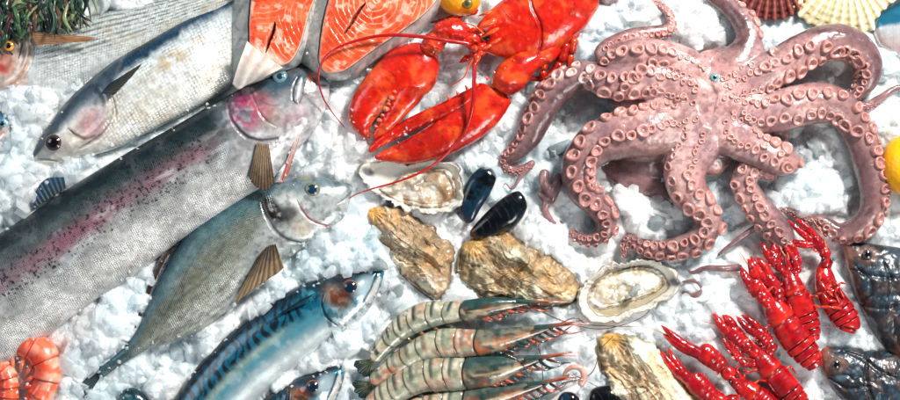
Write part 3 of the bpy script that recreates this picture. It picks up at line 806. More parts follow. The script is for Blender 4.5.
# arm to the right claw
arm = MB()
for P, r in [([(556, 44, 18), (546, 52, 20), (532, 62, 22)], [9, 11, 9]), ([(538, 56, 24), (522, 66, 26), (508, 80, 25), (500, 92, 24)], [9, 14, 16, 11])]:
    V, F, *_ = tube(P, r, 50, 40, disp=lambda U, TH, RR: 1.4 * (noise(U * 9, TH * 2, 4) - .5))
    arm.add(V, F, redcol(V[:, 0], V[:, 1], 41))
arm.build('arm', M['lobster'], t)
cl = claw_piece('claw', t, [(482, 80, 514, 98), (468, 93, 500, 120), (455, 106, 481, 137), (440, 118, 460, 149), (420, 131, 438, 158), (400, 142, 412, 163), (386, 149, 391, 161), (375, 155, 377, 159)], 18, 43, teeth=1, tmax=17)
claw_piece('finger', cl, [(478, 84, 470, 104), (462, 92, 458, 112), (440, 103, 441, 119), (418, 113, 421, 127), (397, 124, 402, 136), (380, 136, 384, 145), (369, 148, 371, 153)], 21, 45, teeth=-1, tmax=12)
spikes('spike', cl, [(478, 86), (468, 90), (459, 95), (488, 80), (496, 76), (450, 100)], 28, 6, 2.0, -.45, -.8)
spikes('spike', t, [(448, 24), (440, 28), (455, 24), (434, 38), (446, 42), (460, 28), (505, 70), (514, 63)], 36, 4, 2.0, -.4, -.6)
# walking legs
def leg(th, P, r, seed=0, mat='lobster', colr=None, name='leg', nv=14):
    mb = MB()
    for a in range(len(P) - 1):
        p, q = np.array(P[a], float), np.array(P[a + 1], float)
        d = q - p; m = (p + q) / 2
        ra, rb = r[a], r[a + 1]
        V, F, *_ = tube([p - d * .05, p + d * .12, m, q - d * .1, q + d * .04], [ra * .8, ra, (ra + rb) / 2 * .88, rb * 1.02, rb * .7], None, nv)
        mb.add(V, F, redcol(V[:, 0], V[:, 1], seed + a, *(colr or (RED, ORG_, DK))))
    return mb.build(name, M[mat], th)
leg(t, [(572, 34, 14), (558, 41, 22), (546, 47, 25), (543, 70, 18), (541, 93, 8)], [5, 5.5, 5, 4.2, 1.2], 3)
leg(t, [(578, 30, 14), (566, 42, 18), (561, 62, 16), (548, 78, 12), (522, 78, 9)], [5, 5.5, 5, 4, 1.4], 5)
leg(t, [(576, 20, 14), (574, 38, 20), (571, 54, 15), (566, 76, 9)], [4.5, 5, 4, 1.2], 8)
leg(t, [(478, 10, 14), (464, 14, 16), (446, 20, 12), (430, 22, 7)], [4, 4, 3, 1], 9)
leg(t, [(484, 46, 14), (470, 56, 14), (460, 62, 12)], [5, 5, 2], 9)
# antennae
def whisker(th, P, r0, r1, c, name='antenna', mat='lobster', nv=8):
    A = spl(np.asarray(P, float), max(30, int(len(P) * 14)))
    rr = np.linspace(r0, r1, len(A))
    V, F, *_ = tube(A, rr, len(A), nv)
    return mesh(name, V, F, M[mat], th, c)
AC = S(176, 16, 18)
leg(t, [(486, 46, 38), (478, 50, 42), (470, 50, 42)], [4, 4.5, 3], 2, name='antenna_base')
leg(t, [(486, 50, 36), (478, 56, 42), (475, 66, 42)], [4, 4.5, 2.4], 2, name='antenna_base')
whisker(t, [(472, 46, 45), (450, 43, 49), (420, 39, 52), (385, 38, 53), (350, 46, 52), (330, 58, 52), (322, 76, 50), (325, 96, 38), (334, 112, 20), (346, 127, 12)], 2.3, .5, AC)
whisker(t, [(475, 62, 42), (474, 82, 44), (473, 105, 42), (466, 130, 34), (450, 150, 27), (428, 168, 27), (400, 180, 26), (372, 188, 22), (352, 196, 14), (341, 212, 10)], 2.2, .45, AC)
whisker(t, [(480, 52, 40), (470, 66, 42), (464, 78, 38), (452, 86, 30)], 1.2, .4, ORG_, 'antennule')
whisker(t, [(484, 36, 42), (474, 28, 44), (462, 24, 40)], 1.2, .4, ORG_, 'antennule')
# ------------------------------------------------------------------ the octopus
t = T('pink_octopus', 'pink and mauve octopus with rows of suckers, arms spread out over the ice', 'octopus', 705, 110, 0, z0=26)
# arm: rows x, y, z, radius ; suckers (start, end, roll of the sucker band, two sided?)
ARMS = [
 # upper left, folds back on itself to the top
 dict(p=[(708, 88, 32, 20), (680, 66, 34, 16), (655, 57, 34, 13), (630, 55, 32, 12), (612, 58, 29, 10), (604, 54, 27, 8), (612, 46, 26, 7), (630, 38, 24, 7), (650, 34, 21, 6.5), (666, 31, 17, 6), (672, 22, 13, 5), (666, 10, 10, 4.2), (654, 2, 7, 3.4), (646, -10, 5, 2)], roll=[(0, 95), (.3, 80), (.42, 60), (.5, 120), (1, 140)], k=1.0),
 # left arm down to curled tip
 dict(p=[(705, 100, 34, 24), (675, 86, 35, 17), (650, 80, 35, 15), (625, 83, 34, 14), (604, 82, 31, 12), (588, 74, 27, 10), (570, 82, 24, 11.5), (552, 98, 22, 12), (541, 118, 20, 11.5), (531, 138, 17, 10), (518, 152, 13, 7.5), (508, 160, 10, 5), (512, 168, 8, 4.2), (526, 168, 8, 4), (538, 160, 7, 3.2)], roll=[(0, 80), (.3, 75), (.42, 70), (.5, 165), (.8, 170), (1, 100)], k=1.0),
 # big lower left arm
 dict(p=[(705, 118, 34, 28), (676, 126, 32, 21), (648, 130, 30, 20), (620, 135, 28, 18.5), (599, 143, 26, 17), (584, 157, 24, 15.5), (578, 172, 23, 13), (583, 190, 20, 12), (597, 203, 18, 11), (607, 217, 16, 10), (606, 231, 14, 8), (594, 238, 11, 6), (580, 236, 9, 4.5), (572, 228, 7, 3)], roll=[(0, 122), (.25, 122), (.42, 112), (.6, 68), (1, 60)], k=1.12),
 # lower arm
 dict(p=[(705, 122, 34, 27), (692, 150, 33, 19), (684, 172, 31, 16), (690, 192, 28, 15), (703, 208, 24, 12.5), (708, 224, 21, 12), (698, 238, 18, 11), (680, 246, 15, 10), (660, 249, 12, 8.5), (642, 245, 10, 7), (632, 238, 8, 5.5), (627, 246, 6, 4.5), (628, 258, 4, 3)], roll=[(0, 110), (.3, 110), (.5, 60), (.75, 85), (1, 90)], k=1.1),
 # lower right stub that curls under
 dict(p=[(712, 116, 34, 28), (735, 134, 33, 19), (755, 148, 32, 16), (775, 158, 30, 15), (787, 163, 26, 12), (790, 168, 20, 9)], roll=[(0, 80), (1, 75)], k=1.05),
 # hanging right lower arm
 dict(p=[(776, 176, 15, 7), (766, 168, 20, 8.5), (752, 168, 23, 10), (744, 180, 22, 11), (750, 195, 20, 11.5), (760, 208, 18, 12), (771, 220, 17, 12), (782, 232, 14, 11), (790, 243, 10, 8), (796, 250, 6, 4)], roll=[(0, 90), (.3, 100), (.6, 120), (1, 140)], k=.9),
 # right arm, long loop down
 dict(p=[(710, 104, 34, 28), (740, 110, 34, 21), (765, 112, 34, 17), (790, 108, 34, 16), (815, 103, 32, 16), (835, 107, 29, 15), (849, 122, 26, 14), (860, 142, 23, 13.5), (868, 165, 20, 13), (873, 190, 18, 12), (870, 212, 16, 11), (857, 227, 14, 10), (840, 231, 13, 8), (828, 224, 12, 7), (820, 218, 12, 5), (808, 218, 10, 4), (790, 210, 9, 3), (774, 206, 8, 2.2)], roll=[(0, 95), (.38, 90), (.45, 60), (.52, 15), (.8, 20), (1, 90)], k=1.15),
 # upper right arm
 dict(p=[(712, 98, 34, 26), (742, 84, 34, 19), (768, 72, 34, 15), (792, 58, 33, 14.5), (815, 46, 31, 14), (836, 41, 28, 13.5), (855, 47, 25, 12.5), (868, 62, 22, 11), (868, 79, 19, 9), (858, 92, 15, 7), (850, 101, 12, 5.5), (858, 107, 10, 5), (872, 104, 9, 4), (882, 100, 7, 3)], roll=[(0, 100), (.4, 110), (.5, 160), (.7, 160), (.85, 120), (1, 90)], k=1.0),
 # top arm
 dict(p=[(712, 95, 33, 24), (732, 70, 31, 17), (745, 52, 28, 13), (748, 36, 25, 11), (742, 20, 21, 10), (728, 6, 17, 8), (712, -6, 13, 7), (700, -20, 8, 5)], roll=[(0, 90), (.35, 175), (1, 200)], k=.9),
]
THIN = [[(548, 168, 9, 5), (546, 182, 8, 4.5), (552, 196, 7, 4), (547, 208, 6, 3.4), (556, 222, 5, 3), (566, 220, 5, 2)],
        [(562, 172, 9, 5), (557, 190, 8, 4.5), (552, 200, 7, 4), (545, 196, 6, 3), (540, 190, 6, 2)],
        [(532, 166, 7, 3), (523, 176, 6, 2), (515, 188, 4, 1.3), (508, 182, 4, .9), (505, 190, 3, .6)],
        [(765, 222, 8, 3.2), (748, 232, 7, 2.8), (732, 244, 6, 2.2), (722, 252, 5, 1.6), (718, 256, 4, .8)],
        [(745, 266, 6, 3.6), (728, 267, 7, 3.2), (708, 267, 6, 2.8), (695, 271, 5, 1.8), (688, 268, 4, 1)],
        [(683, 291, 5, 2.2), (696, 294, 6, 2.6), (703, 288, 6, 2.6), (698, 280, 5, 2.2), (688, 280, 4, 1.6), (682, 281, 4, 1)],
        [(872, 104, 6, 4.5), (884, 96, 6, 3.6), (896, 88, 5, 2.6), (912, 84, 4, 1.6)]]
mb = MB(); DAT = []
for a in ARMS:
    P = np.array(a['p'], float)
    V, F, U, TH, fr = tube(P[:, :3], P[:, 3] * np.interp(np.linspace(0, 1, len(P)), [0, .18, .4, 1], [1.15, 1.34, 1.2, 1.1]), None, 26, sq=.92, disp=lambda U, TH, RR: .05 * RR * (noise(U * 30, TH * 2, 3) - .5))
    mb.add(V, F); DAT.append((a, fr))
for p in THIN:
    P = np.array(p, float); P[1:, 2] += 5; P[:, 3] *= 1.15
    V, F, *_ = tube(P[:, :3], P[:, 3], None, 14); mb.add(V, F)
# body dome, web between the arms and the darker mantle underneath
def ellips(cx, cy, cz, rx, ry, rz, n=24, m=40, ang=0):
    f = np.linspace(0.02, math.pi - .02, n)[:, None]; g = np.linspace(0, 2 * math.pi, m, endpoint=False)[None]
    x = rx * np.sin(f) * np.cos(g); y = ry * np.sin(f) * np.sin(g); z = rz * np.cos(f) * np.ones_like(g)
    c, s = math.cos(R(ang)), math.sin(R(ang))
    return np.stack([cx + x * c - y * s, cy + x * s + y * c, cz + z], -1).reshape(-1, 3), quads(n, m)
for e in [(706, 106, 34, 40, 36, 24), (690, 132, 30, 22, 30, 20, 24, 40, 20), (730, 128, 28, 26, 22, 18, 24, 40, 30), (670, 104, 30, 28, 24, 18), (735, 95, 30, 24, 20, 19),
          (640, 176, 3, 44, 18, 12, 24, 40, 25), (668, 190, 2, 30, 16, 12, 24, 40, 30), (655, 160, 6, 36, 20, 14), (648, 96, 20, 40, 24, 12), (712, 72, 26, 22, 22, 18), (768, 128, 18, 24, 14, 12, 24, 40, 20), (662, 112, 22, 30, 16, 15), (655, 142, 14, 46, 20, 18), (690, 158, 18, 26, 22, 16), (668, 140, 16, 22, 22, 15), (712, 150, 18, 22, 26, 14), (745, 122, 20, 34, 20, 14), (752, 92, 20, 26, 16, 15), (680, 68, 20, 34, 16, 15), (725, 66, 20, 22, 20, 14)]:
    V, F = ellips(*e); mb.add(V, F)
tmp = mb.build('tmp_body', M['octo'], t, reg=False)
md = tmp.modifiers.new('r', 'REMESH'); md.mode = 'VOXEL'; md.voxel_size = .0011
sm_ = tmp.modifiers.new('s', 'SMOOTH'); sm_.factor = .5; sm_.iterations = 7
dg = bpy.context.evaluated_depsgraph_get(); dg.update()
me = bpy.data.meshes.new_from_object(tmp.evaluated_get(dg))
bpy.data.objects.remove(tmp)
nV = len(me.vertices)
Vb = np.empty(nV * 3); me.vertices.foreach_get('co', Vb); Vb = Vb.reshape(-1, 3) * 1000
nf = len(me.polygons)
Fb = np.empty(nf * 4, np.int32); me.loops.foreach_get('vertex_index', Fb); Fb = Fb.reshape(-1, 4)
Vb = np.stack([Vb[:, 0] + t.org[0], -Vb[:, 1] + t.org[1], Vb[:, 2]], 1)
X, Y, Z = Vb.T
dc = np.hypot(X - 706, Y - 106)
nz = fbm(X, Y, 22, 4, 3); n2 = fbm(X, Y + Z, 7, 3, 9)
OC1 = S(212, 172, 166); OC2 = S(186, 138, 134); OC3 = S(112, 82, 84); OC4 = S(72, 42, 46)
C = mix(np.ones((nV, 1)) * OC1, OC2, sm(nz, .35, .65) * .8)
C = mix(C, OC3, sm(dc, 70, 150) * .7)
C = mix(C, OC3, sm(fbm(X, Y, 11, 4, 101), .54, .68) * .45)
C = mix(C, S(216, 184, 182), sm(fbm(X, Y, 34, 3, 71), .5, .7) * (1 - sm(dc, 30, 90)) * .8)
C = mix(C, S(134, 84, 90), sm(fbm(X, Y, 3.2, 3, 81), .54, .68) * .5)
C = mix(C, S(130, 100, 112), sm(fbm(X, Y, 26, 3, 91), .52, .68) * .45)
# each arm: the back of the arm is mauve, the sucker side is pale pink
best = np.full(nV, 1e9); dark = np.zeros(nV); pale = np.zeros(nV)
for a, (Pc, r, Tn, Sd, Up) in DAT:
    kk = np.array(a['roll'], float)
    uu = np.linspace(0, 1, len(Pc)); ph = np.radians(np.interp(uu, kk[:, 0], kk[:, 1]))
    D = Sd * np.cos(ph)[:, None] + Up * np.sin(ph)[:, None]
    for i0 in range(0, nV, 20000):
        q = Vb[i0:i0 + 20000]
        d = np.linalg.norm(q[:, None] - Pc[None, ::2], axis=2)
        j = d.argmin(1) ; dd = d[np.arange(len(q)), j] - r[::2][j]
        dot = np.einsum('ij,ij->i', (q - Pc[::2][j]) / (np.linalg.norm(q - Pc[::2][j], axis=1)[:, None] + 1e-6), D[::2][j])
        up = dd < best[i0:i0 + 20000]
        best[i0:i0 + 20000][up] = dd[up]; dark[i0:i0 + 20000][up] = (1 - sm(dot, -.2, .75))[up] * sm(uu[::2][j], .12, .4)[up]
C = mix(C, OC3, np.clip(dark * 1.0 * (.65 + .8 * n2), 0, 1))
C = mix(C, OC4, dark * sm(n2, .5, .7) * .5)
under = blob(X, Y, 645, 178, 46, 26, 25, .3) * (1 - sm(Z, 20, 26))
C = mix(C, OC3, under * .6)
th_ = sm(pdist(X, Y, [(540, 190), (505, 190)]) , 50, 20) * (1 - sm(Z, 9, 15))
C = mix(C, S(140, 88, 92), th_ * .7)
Vb[:, 2] += .8 * (n2 - .5) + 1.6 * (fbm(X, Y, 14, 3, 5) - .5)
k_ = np.exp(-(dc / 62) ** 2); Vb[:, 2] = Vb[:, 2] * (1 - k_) + k_ * np.where(Vb[:, 2] > 30, 30 + (Vb[:, 2] - 30) * .6, Vb[:, 2])
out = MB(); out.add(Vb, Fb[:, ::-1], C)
from mathutils.bvhtree import BVHTree
BVH = BVHTree.FromPolygons(Vb.tolist(), Fb.tolist())
gs = np.random.RandomState(11)
# suckers: a rolled rim round a cup
def sucker(P, Nn, Tt, r, hgt, c_rim, c_cup, mb):
    prof = [(1.0, -.45), (1.0, .15), (1.02, .55), (.93, .85), (.76, .95), (.6, .6), (.48, .1), (.24, .0), (.0, .3)]
    m = 16; a = np.linspace(0, 2 * np.pi, m, endpoint=False)
    el = 1 + gs.uniform(-.2, .2); wv = 1 + .10 * np.sin(a * 2 + gs.uniform(0, 6)) + .06 * np.sin(a * 3 + gs.uniform(0, 6))
    Bb = np.cross(Nn, Tt); Bb /= np.linalg.norm(Bb) + 1e-9; Tt = np.cross(Bb, Nn)
    rows = []; cs = []
    for k, (q, h) in enumerate(prof):
        rows.append(P + Nn * (h * hgt) + (np.cos(a)[:, None] * Tt * el + np.sin(a)[:, None] * Bb) * (r * max(q, .01)) * wv[:, None])
        cs.append(np.tile(mix(c_rim, c_cup, sm(q, .8, .4)) if k > 3 else mix(c_rim * .72, c_rim, h), (m, 1)))
    mb.add(np.vstack(rows), quads(len(prof), m), np.vstack(cs))
gs = np.random.RandomState(11)
for a, (Pc, r, Tn, Sd, Up) in DAT:
    kk = np.array(a['roll'], float)
    d = np.r_[0, np.cumsum(np.linalg.norm(np.diff(Pc, axis=0), axis=1))]
    pos = (13 + 3 * gs.uniform()) if a is not ARMS[5] else 6; row = 0
    while pos < d[-1] - 3:
        i = int(np.interp(pos, d, np.arange(len(d)))); u = i / (len(d) - 1)
        sr = np.clip(r[i] * .42 * a['k'], 1.1, 6.3)
        sr = sr * (.42 + .58 * sm(pos, 25, 80)) if a is not ARMS[5] else sr
        sr = max(sr, 3.0 + gs.uniform(-.3, .5)) if pos < 80 and a is not ARMS[5] else sr
        ph0 = np.interp(u, kk[:, 0], kk[:, 1])
        ph = math.radians(ph0 + (31 if row % 2 else -31) + gs.uniform(-8, 8))
        Nn = Sd[i] * math.cos(ph) + Up[i] * .95 * math.sin(ph)
        P = Pc[i] + Nn * r[i] * .97
        Nn = Nn / np.linalg.norm(Nn) + Tn[i] * gs.uniform(-.25, .25) + Sd[i] * gs.uniform(-.2, .2) + np.array([0, 0, .12]); Nn /= np.linalg.norm(Nn)
        far = sm(np.hypot(P[0] - 706, P[1] - 106), 60, 175)
        cr = mix(S(214, 156, 148), S(168, 114, 108), far * gs.uniform(.4, 1)); cc = mix(S(218, 166, 160), S(178, 128, 124), far); q_ = gs.uniform(.86, 1.08); cr = cr * q_; cc = cc * q_
        if a is ARMS[1] and 120 < pos < 150: cr = S(216, 180, 172); cc = S(222, 192, 186)
        if pos < 110 or a in (ARMS[4], ARMS[5]):
            h_ = BVH.ray_cast(Vector(P + Nn * 30), Vector(-Nn), 60)
            if h_[0] is None: pos += sr * 1.16; row += 1; continue
            mv = np.array(h_[0]) - P
            if np.linalg.norm(mv) > 22 and Nn[2] < .3: pos += sr * 1.16; row += 1; continue
            P = np.array(h_[0]); hn = np.array(h_[1]); hn = hn if hn @ Nn > 0 else -hn
            Nn = Nn * .5 + hn * .5; Nn /= np.linalg.norm(Nn)
            P = P - Nn * .2
        # keep clear of the body of another arm lying on top
        if P[2] > 2: sucker(P, Nn, Tn[i], sr * gs.uniform(.8, 1.15), sr * gs.uniform(.45, .8), cr, cc, out)
        pos += sr * .98 + .15; row += 1
ob = out.build('body', M['octo'], t)
zt_ = Vb[np.hypot(Vb[:, 0] - 712, Vb[:, 1] - 79) < 3][:, 2].max()
eye(t, 712, 79, zt_ - .6, 4.2, S(110, 170, 172), S(60, 90, 96), pr=.45, pupil=S(14, 30, 34))
# ------------------------------------------------------------------ oysters, mussels, scallops
def oyster_closed(label, outline, hinge, ox, oy, seed, H=17, group='closed rough brown oysters', tint=(1, 1, 1), pale=.5, rx=1.0, axis=None):
    t = T('closed_oyster', label, 'oyster', ox, oy, 0, group, z0=12)
    hx, hy = hinge
    O = np.array(outline, float)
    far = np.hypot(O[:, 0] - hx, O[:, 1] - hy).max()
    c = O.mean(0)
    def rid(X, Y):
        wx = 34 * (fbm(X, Y, 30, 4, seed) - .5); wy = 34 * (fbm(X, Y, 30, 4, seed + 4) - .5)
        d = np.hypot(X + wx - hx, Y + wy - hy)
        q = ((d / 8.5) ** 1.0 + .6 * fbm(X, Y, 18, 2, seed + 41)) % 1.0
        a = np.arctan2(Y - hy, X - hx)
        q2 = (d / 2.7 + .8 * np.sin(a * 9)) % 1.0
        return q, q2, d, a
    ax = (c - np.array(hinge)); ax = ax / np.linalg.norm(ax)
    def strk(X, Y):
        u = (X - hx) * ax[0] + (Y - hy) * ax[1]; v = -(X - hx) * ax[1] + (Y - hy) * ax[0]
        v = v + 10 * (fbm(X, Y, 30, 2, seed + 90) - .5)
        A = fbm(u / 3.2, v, 8, 4, seed + 91); B = fbm(u / 2.4, v, 17, 2, seed + 95)
        cr1 = 1 - sm(np.abs(A - .5), .0, .055); cr2 = 1 - sm(np.abs(B - .5), .0, .04)
        return A, B, cr1, cr2
    def zt(X, Y, r, a):
        q, q2, d, an = rid(X, Y)
        A, B, cr1, cr2 = strk(X, Y)
        e = np.clip(1 - r ** 2.2, 0, 1)
        z = 3 + H * e ** .62
        k = sm(fbm(X, Y, 26, 3, seed + 51), .35, .6)
        z = z + (3.4 * k * q ** 2.2 + 1.1 * q2) * (.2 + fbm(X, Y, 10, 2, seed + 7)) * (e ** .3)
        z = z + 10 * (fbm(X, Y, 22, 5, seed + 2) - .5) * e ** .4
        z = z + 3 * np.abs(fbm(X, Y, 12, 3, seed + 27) - .5) * e ** .4 * 4 * (1 - k)
        z = z + (11 * (A - .5) + 24 * (B - .5) - .6 * cr1 - 1.4 * cr2) * e ** .3
        z = z + 1.2 * np.sin(an * 23 + 9 * fbm(X, Y, 30, 3, 5)) * sm(r, .3, .95) * e ** .3
        return z
    def zb(X, Y, r, a): return -2 - 5 * (1 - r ** 2) + 0 * X
    def cf(X, Y, r, a):
        q, q2, d, an = rid(X, Y)
        n = fbm(X, Y, 12, 4, seed + 3); n3 = fbm(X * 1.0, Y, 5, 3, seed + 13)
        C = mix(S(192, 168, 130), S(226, 212, 182), sm(n, .38, .6))
        C = mix(C, S(150, 112, 72), sm(n3, .5, .66) * .6)
        C = mix(C, S(226, 216, 194), sm(q, .6, .95) * sm(n3, .35, .55) * pale)
        C = mix(C, S(74, 50, 32), sm(.2 - q, 0, .18) * sm(fbm(X, Y, 9, 2, seed + 60), .35, .6) * .85)
        C = mix(C, S(150, 150, 140), sm(fbm(X, Y, 20, 3, seed + 70), .54, .66) * .5)
        A, B, cr1, cr2 = strk(X, Y)
        C = mix(C, S(240, 230, 204), sm(A * .4 + B * .6, .5, .62) * .85)  # shell tones with cream highlights on ridges and brown shadow in creases painted in
        C = mix(C, S(112, 82, 52), sm(A * .4 + B * .6, .46, .34) * .6)
        C = mix(C, S(150, 112, 66), sm(B, .56, .46) * .45)
        C = mix(C, S(78, 50, 26), cr1 * .45 * sm(n3, .35, .55))
        C = mix(C, S(70, 44, 24), cr2 * .55 * sm(n, .35, .55))
        C = mix(C, S(204, 150, 84), sm(fbm(X, Y, 17, 3, seed + 120), .5, .66) * .45)
        C = mix(C, S(110, 74, 44), sm(.2 - q2, 0, .15) * .5)
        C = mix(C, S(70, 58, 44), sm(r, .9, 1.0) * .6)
        C = mix(C, S(222, 164, 66), (1 - sm(np.hypot(X - hx, Y - hy), 4, 16)) * .8)
        C = mix(C, S(90, 84, 52), sm(fbm(X, Y, 16, 3, seed + 31), .56, .7) * .55)
        g_ = C.mean(-1, keepdims=True)
        C = C * .95 + g_ * .05
        return C * 1.12 * np.array(tint)
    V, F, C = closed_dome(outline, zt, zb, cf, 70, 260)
    rr = np.zeros(len(V)); ang = np.arctan2(V[:, 1] - c[1], V[:, 0] - c[0])
    edge = np.r_[np.repeat(np.linspace(0, 1, 70), 260), np.repeat(np.linspace(0, 1, 70)[:-1], 260)]
    off = (noise(ang * 5 + 20, edge * 0 + seed, seed) - .5) * 7 * edge ** 3 + (noise(ang * 14 + 20, edge * 0 + seed, seed) - .5) * 3 * edge ** 4
    V[:, 0] += np.cos(ang) * off; V[:, 1] += np.sin(ang) * off
    nt_ = 70 * 260
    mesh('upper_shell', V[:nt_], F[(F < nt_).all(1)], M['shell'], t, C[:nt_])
    # lower valve peeping out
    V2 = V[nt_ - 260 * 6:].copy()
    O2 = [(c[0] + (p[0] - c[0]) * 1.03 - 2, c[1] + (p[1] - c[1]) * 1.03 + 2) for p in outline]
    V, F, C = closed_dome(O2, lambda X, Y, r, a: 1.5 + 3 * (1 - r ** 4) + 1.5 * np.sin(r * 60) * sm(r, .6, .9), zb,
                          lambda X, Y, r, a: mix(mix(S(120, 90, 56), S(206, 190, 158), fbm(X, Y, 5, 3, seed + 8)), S(60, 44, 32), sm(np.sin(r * 60), .2, .9) * .8) * np.array(tint), 50, 200)
    mesh('lower_shell', V, F, M['shell'], t, C)
    return t
oyster_closed('tan wrinkled closed oyster standing upright directly above the striped blue green fish',
              [(368, 213), (373, 208), (392, 208), (414, 214), (433, 229), (450, 246), (453, 266), (449, 284), (441, 300), (431, 296), (415, 284), (399, 268), (386, 250), (375, 231)], (372, 212), 412, 252, 3)
oyster_closed('widest closed brown oyster, lying above the heads of the grey prawns',
              [(459, 268), (463, 250), (476, 237), (490, 231), (505, 228), (520, 238), (545, 250), (566, 268), (579, 290), (575, 301), (555, 306), (530, 303), (505, 297), (488, 297), (470, 288), (461, 279)], (474, 244), 517, 268, 9, H=16, tint=(.95, .96, .9))
oyster_closed('palest closed oyster, at the bottom edge touching the long red claws',
              [(600, 347), (604, 337), (616, 333), (636, 337), (660, 349), (682, 370), (702, 396), (706, 420), (650, 430), (620, 408), (605, 376)], (612, 338), 648, 372, 17, H=20, tint=(1.1, 1.1, 1.08), pale=.9)

def oyster_open(label, outline, meat, ox, oy, seed, hinge, cols, dz=0, fr=1.0):
    t = T('open_oyster', label, 'oyster', ox, oy, 0, 'opened oysters on the half shell', z0=10)
    c = np.mean(np.array(outline, float), 0)
    na, nr = 260, 70
    def zt(X, Y, r, a):
        rim = 11 + 2.2 * fr * np.sin(a * 2 * np.pi * 17 + 9 * noise(a * 9, a * 0, seed)) * sm(r, .84, 1) + 3 * (noise(a * 14, a * 0, seed + 3) - .5)
        z = rim * sm(r, .74, .97) - 3.5 * sm(r, .95, 1.0)
        return z + 4 + 1.2 * (fbm(X, Y, 10, 3, seed) - .5)
    def cf(X, Y, r, a):
        C = mix(S(238, 236, 228), S(214, 208, 196), fbm(X, Y, 20, 3, seed) )
        C = mix(C, cols[0], sm(fbm(X, Y, 26, 2, seed + 4), .5, .7) * .5)
        if cols[1] is not None: C = mix(C, cols[1], (1 - sm(r + .1 * (fbm(X, Y, 12, 3, 8) - .5), .74, .80)) * .9); C = mix(C, S(70, 52, 34), np.exp(-((r + .1 * (fbm(X, Y, 12, 3, 8) - .5) - .79) / .02) ** 2) * .8)
        lay = np.sin(r * 90 + 3 * np.sin(a * 40))
        C = mix(C, S(170, 150, 120), sm(r, .86, .95) * sm(lay, -.2, .8) * .8)
        C = mix(C, S(60, 50, 44), sm(r, .93, .99) * sm(noise(a * 30, r * 20, seed), .35, .7) * cols[2])
        C = mix(C, S(40, 44, 60), blob(X, Y, hinge[0], hinge[1], 6, 4, 30, .5) * .85)
        return C
    V, F, C = closed_dome(outline, zt, lambda X, Y, r, a: -5 + 8 * r ** 3, cf, nr, na)
    edge = np.r_[np.repeat(np.linspace(0, 1, nr), na), np.repeat(np.linspace(0, 1, nr)[:-1], na)]
    ang = np.arctan2(V[:, 1] - c[1], V[:, 0] - c[0])
    off = (noise(ang * 6 + 20, edge * 0, seed) - .5) * 6 * edge ** 4 + (noise(ang * 17 + 20, edge * 0, seed) - .5) * 3 * edge ** 5
    V[:, 0] += np.cos(ang) * off; V[:, 1] += np.sin(ang) * off
    mesh('shell', V, F, M['nacre'], t, C)
    m, mc, frill = meat
    cm = np.mean(np.array(m, float), 0)
    def mt(X, Y, r, a):
        e = np.clip(1 - r ** 3, 0, 1)
        z = 4.5 + dz + 5 * e ** .5 + 9 * (fbm(X, Y, 15, 4, seed + 5) - .5) * e ** .3
        z = z + 1.6 * np.exp(-((r - .88) / .05) ** 2) * (1 + .6 * np.sin(a * 2 * np.pi * 31 + 8 * noise(a * 12, a * 0, 4)))
        w_ = .07 * (noise(a * 10, a * 0, seed + 2) - .5)
        return z - 1.2 * np.exp(-((r - .78 - w_) / .04) ** 2) + 4 * (fbm(X, Y, 8, 2, seed + 9) - .5) * e ** .3
    def mcf(X, Y, r, a):
        n = fbm(X, Y, 9, 4, seed + 6)
        C = mix(mc[0], mc[1], sm(n, .35, .65))
        C = mix(C, mc[2], sm(fbm(X, Y, 14, 2, seed + 11), .5, .65) * .8)
        C = mix(C, frill, np.exp(-((r - .9 + .03 * np.sin(a * 40)) / .06) ** 2) * .85 * sm(noise(a * 9, a * 0, seed + 1), .15, .5))
        C = mix(C, S(236, 232, 224), sm(fbm(X, Y, 7, 3, seed + 44), .54, .66) * .6)
        return C
    V, F, C = closed_dome(m, mt, lambda X, Y, r, a: 1 + 0 * X, mcf, 50, 200)
    mesh('oyster_meat', V, F, M['meat'], t, C)
    return t
oyster_open('opened oyster just under the lobster claw, with a thin red feeler across its shell',
            [(357, 173), (364, 163), (383, 160), (408, 163), (430, 160), (450, 162), (460, 172), (466, 188), (464, 204), (450, 213), (430, 214), (405, 209), (385, 200), (368, 188)],
            ([(376, 190), (390, 184), (400, 176), (418, 170), (434, 168), (449, 170), (457, 182), (458, 198), (448, 207), (428, 208), (405, 204), (388, 198)], (S(206, 196, 176), S(180, 160, 134), S(150, 104, 62)), S(84, 70, 50)), 412, 188, 5, (368, 172), (S(206, 212, 214), None, .9))
t4 = oyster_open('opened oyster with broad white rim, right of the widest brown oyster',
            [(577, 302), (583, 284), (597, 271), (615, 263), (640, 260), (662, 262), (674, 274), (679, 287), (665, 299), (645, 310), (620, 320), (600, 324), (583, 316)],
            ([(585, 300), (591, 286), (606, 275), (625, 268), (650, 266), (665, 272), (668, 284), (655, 294), (635, 301), (612, 308), (596, 309)], (S(214, 200, 176), S(180, 168, 136), S(222, 222, 214)), S(96, 74, 44)), 627, 291, 12, (674, 282), (S(226, 226, 220), S(176, 160, 124), .25), dz=-1.5, fr=.25)

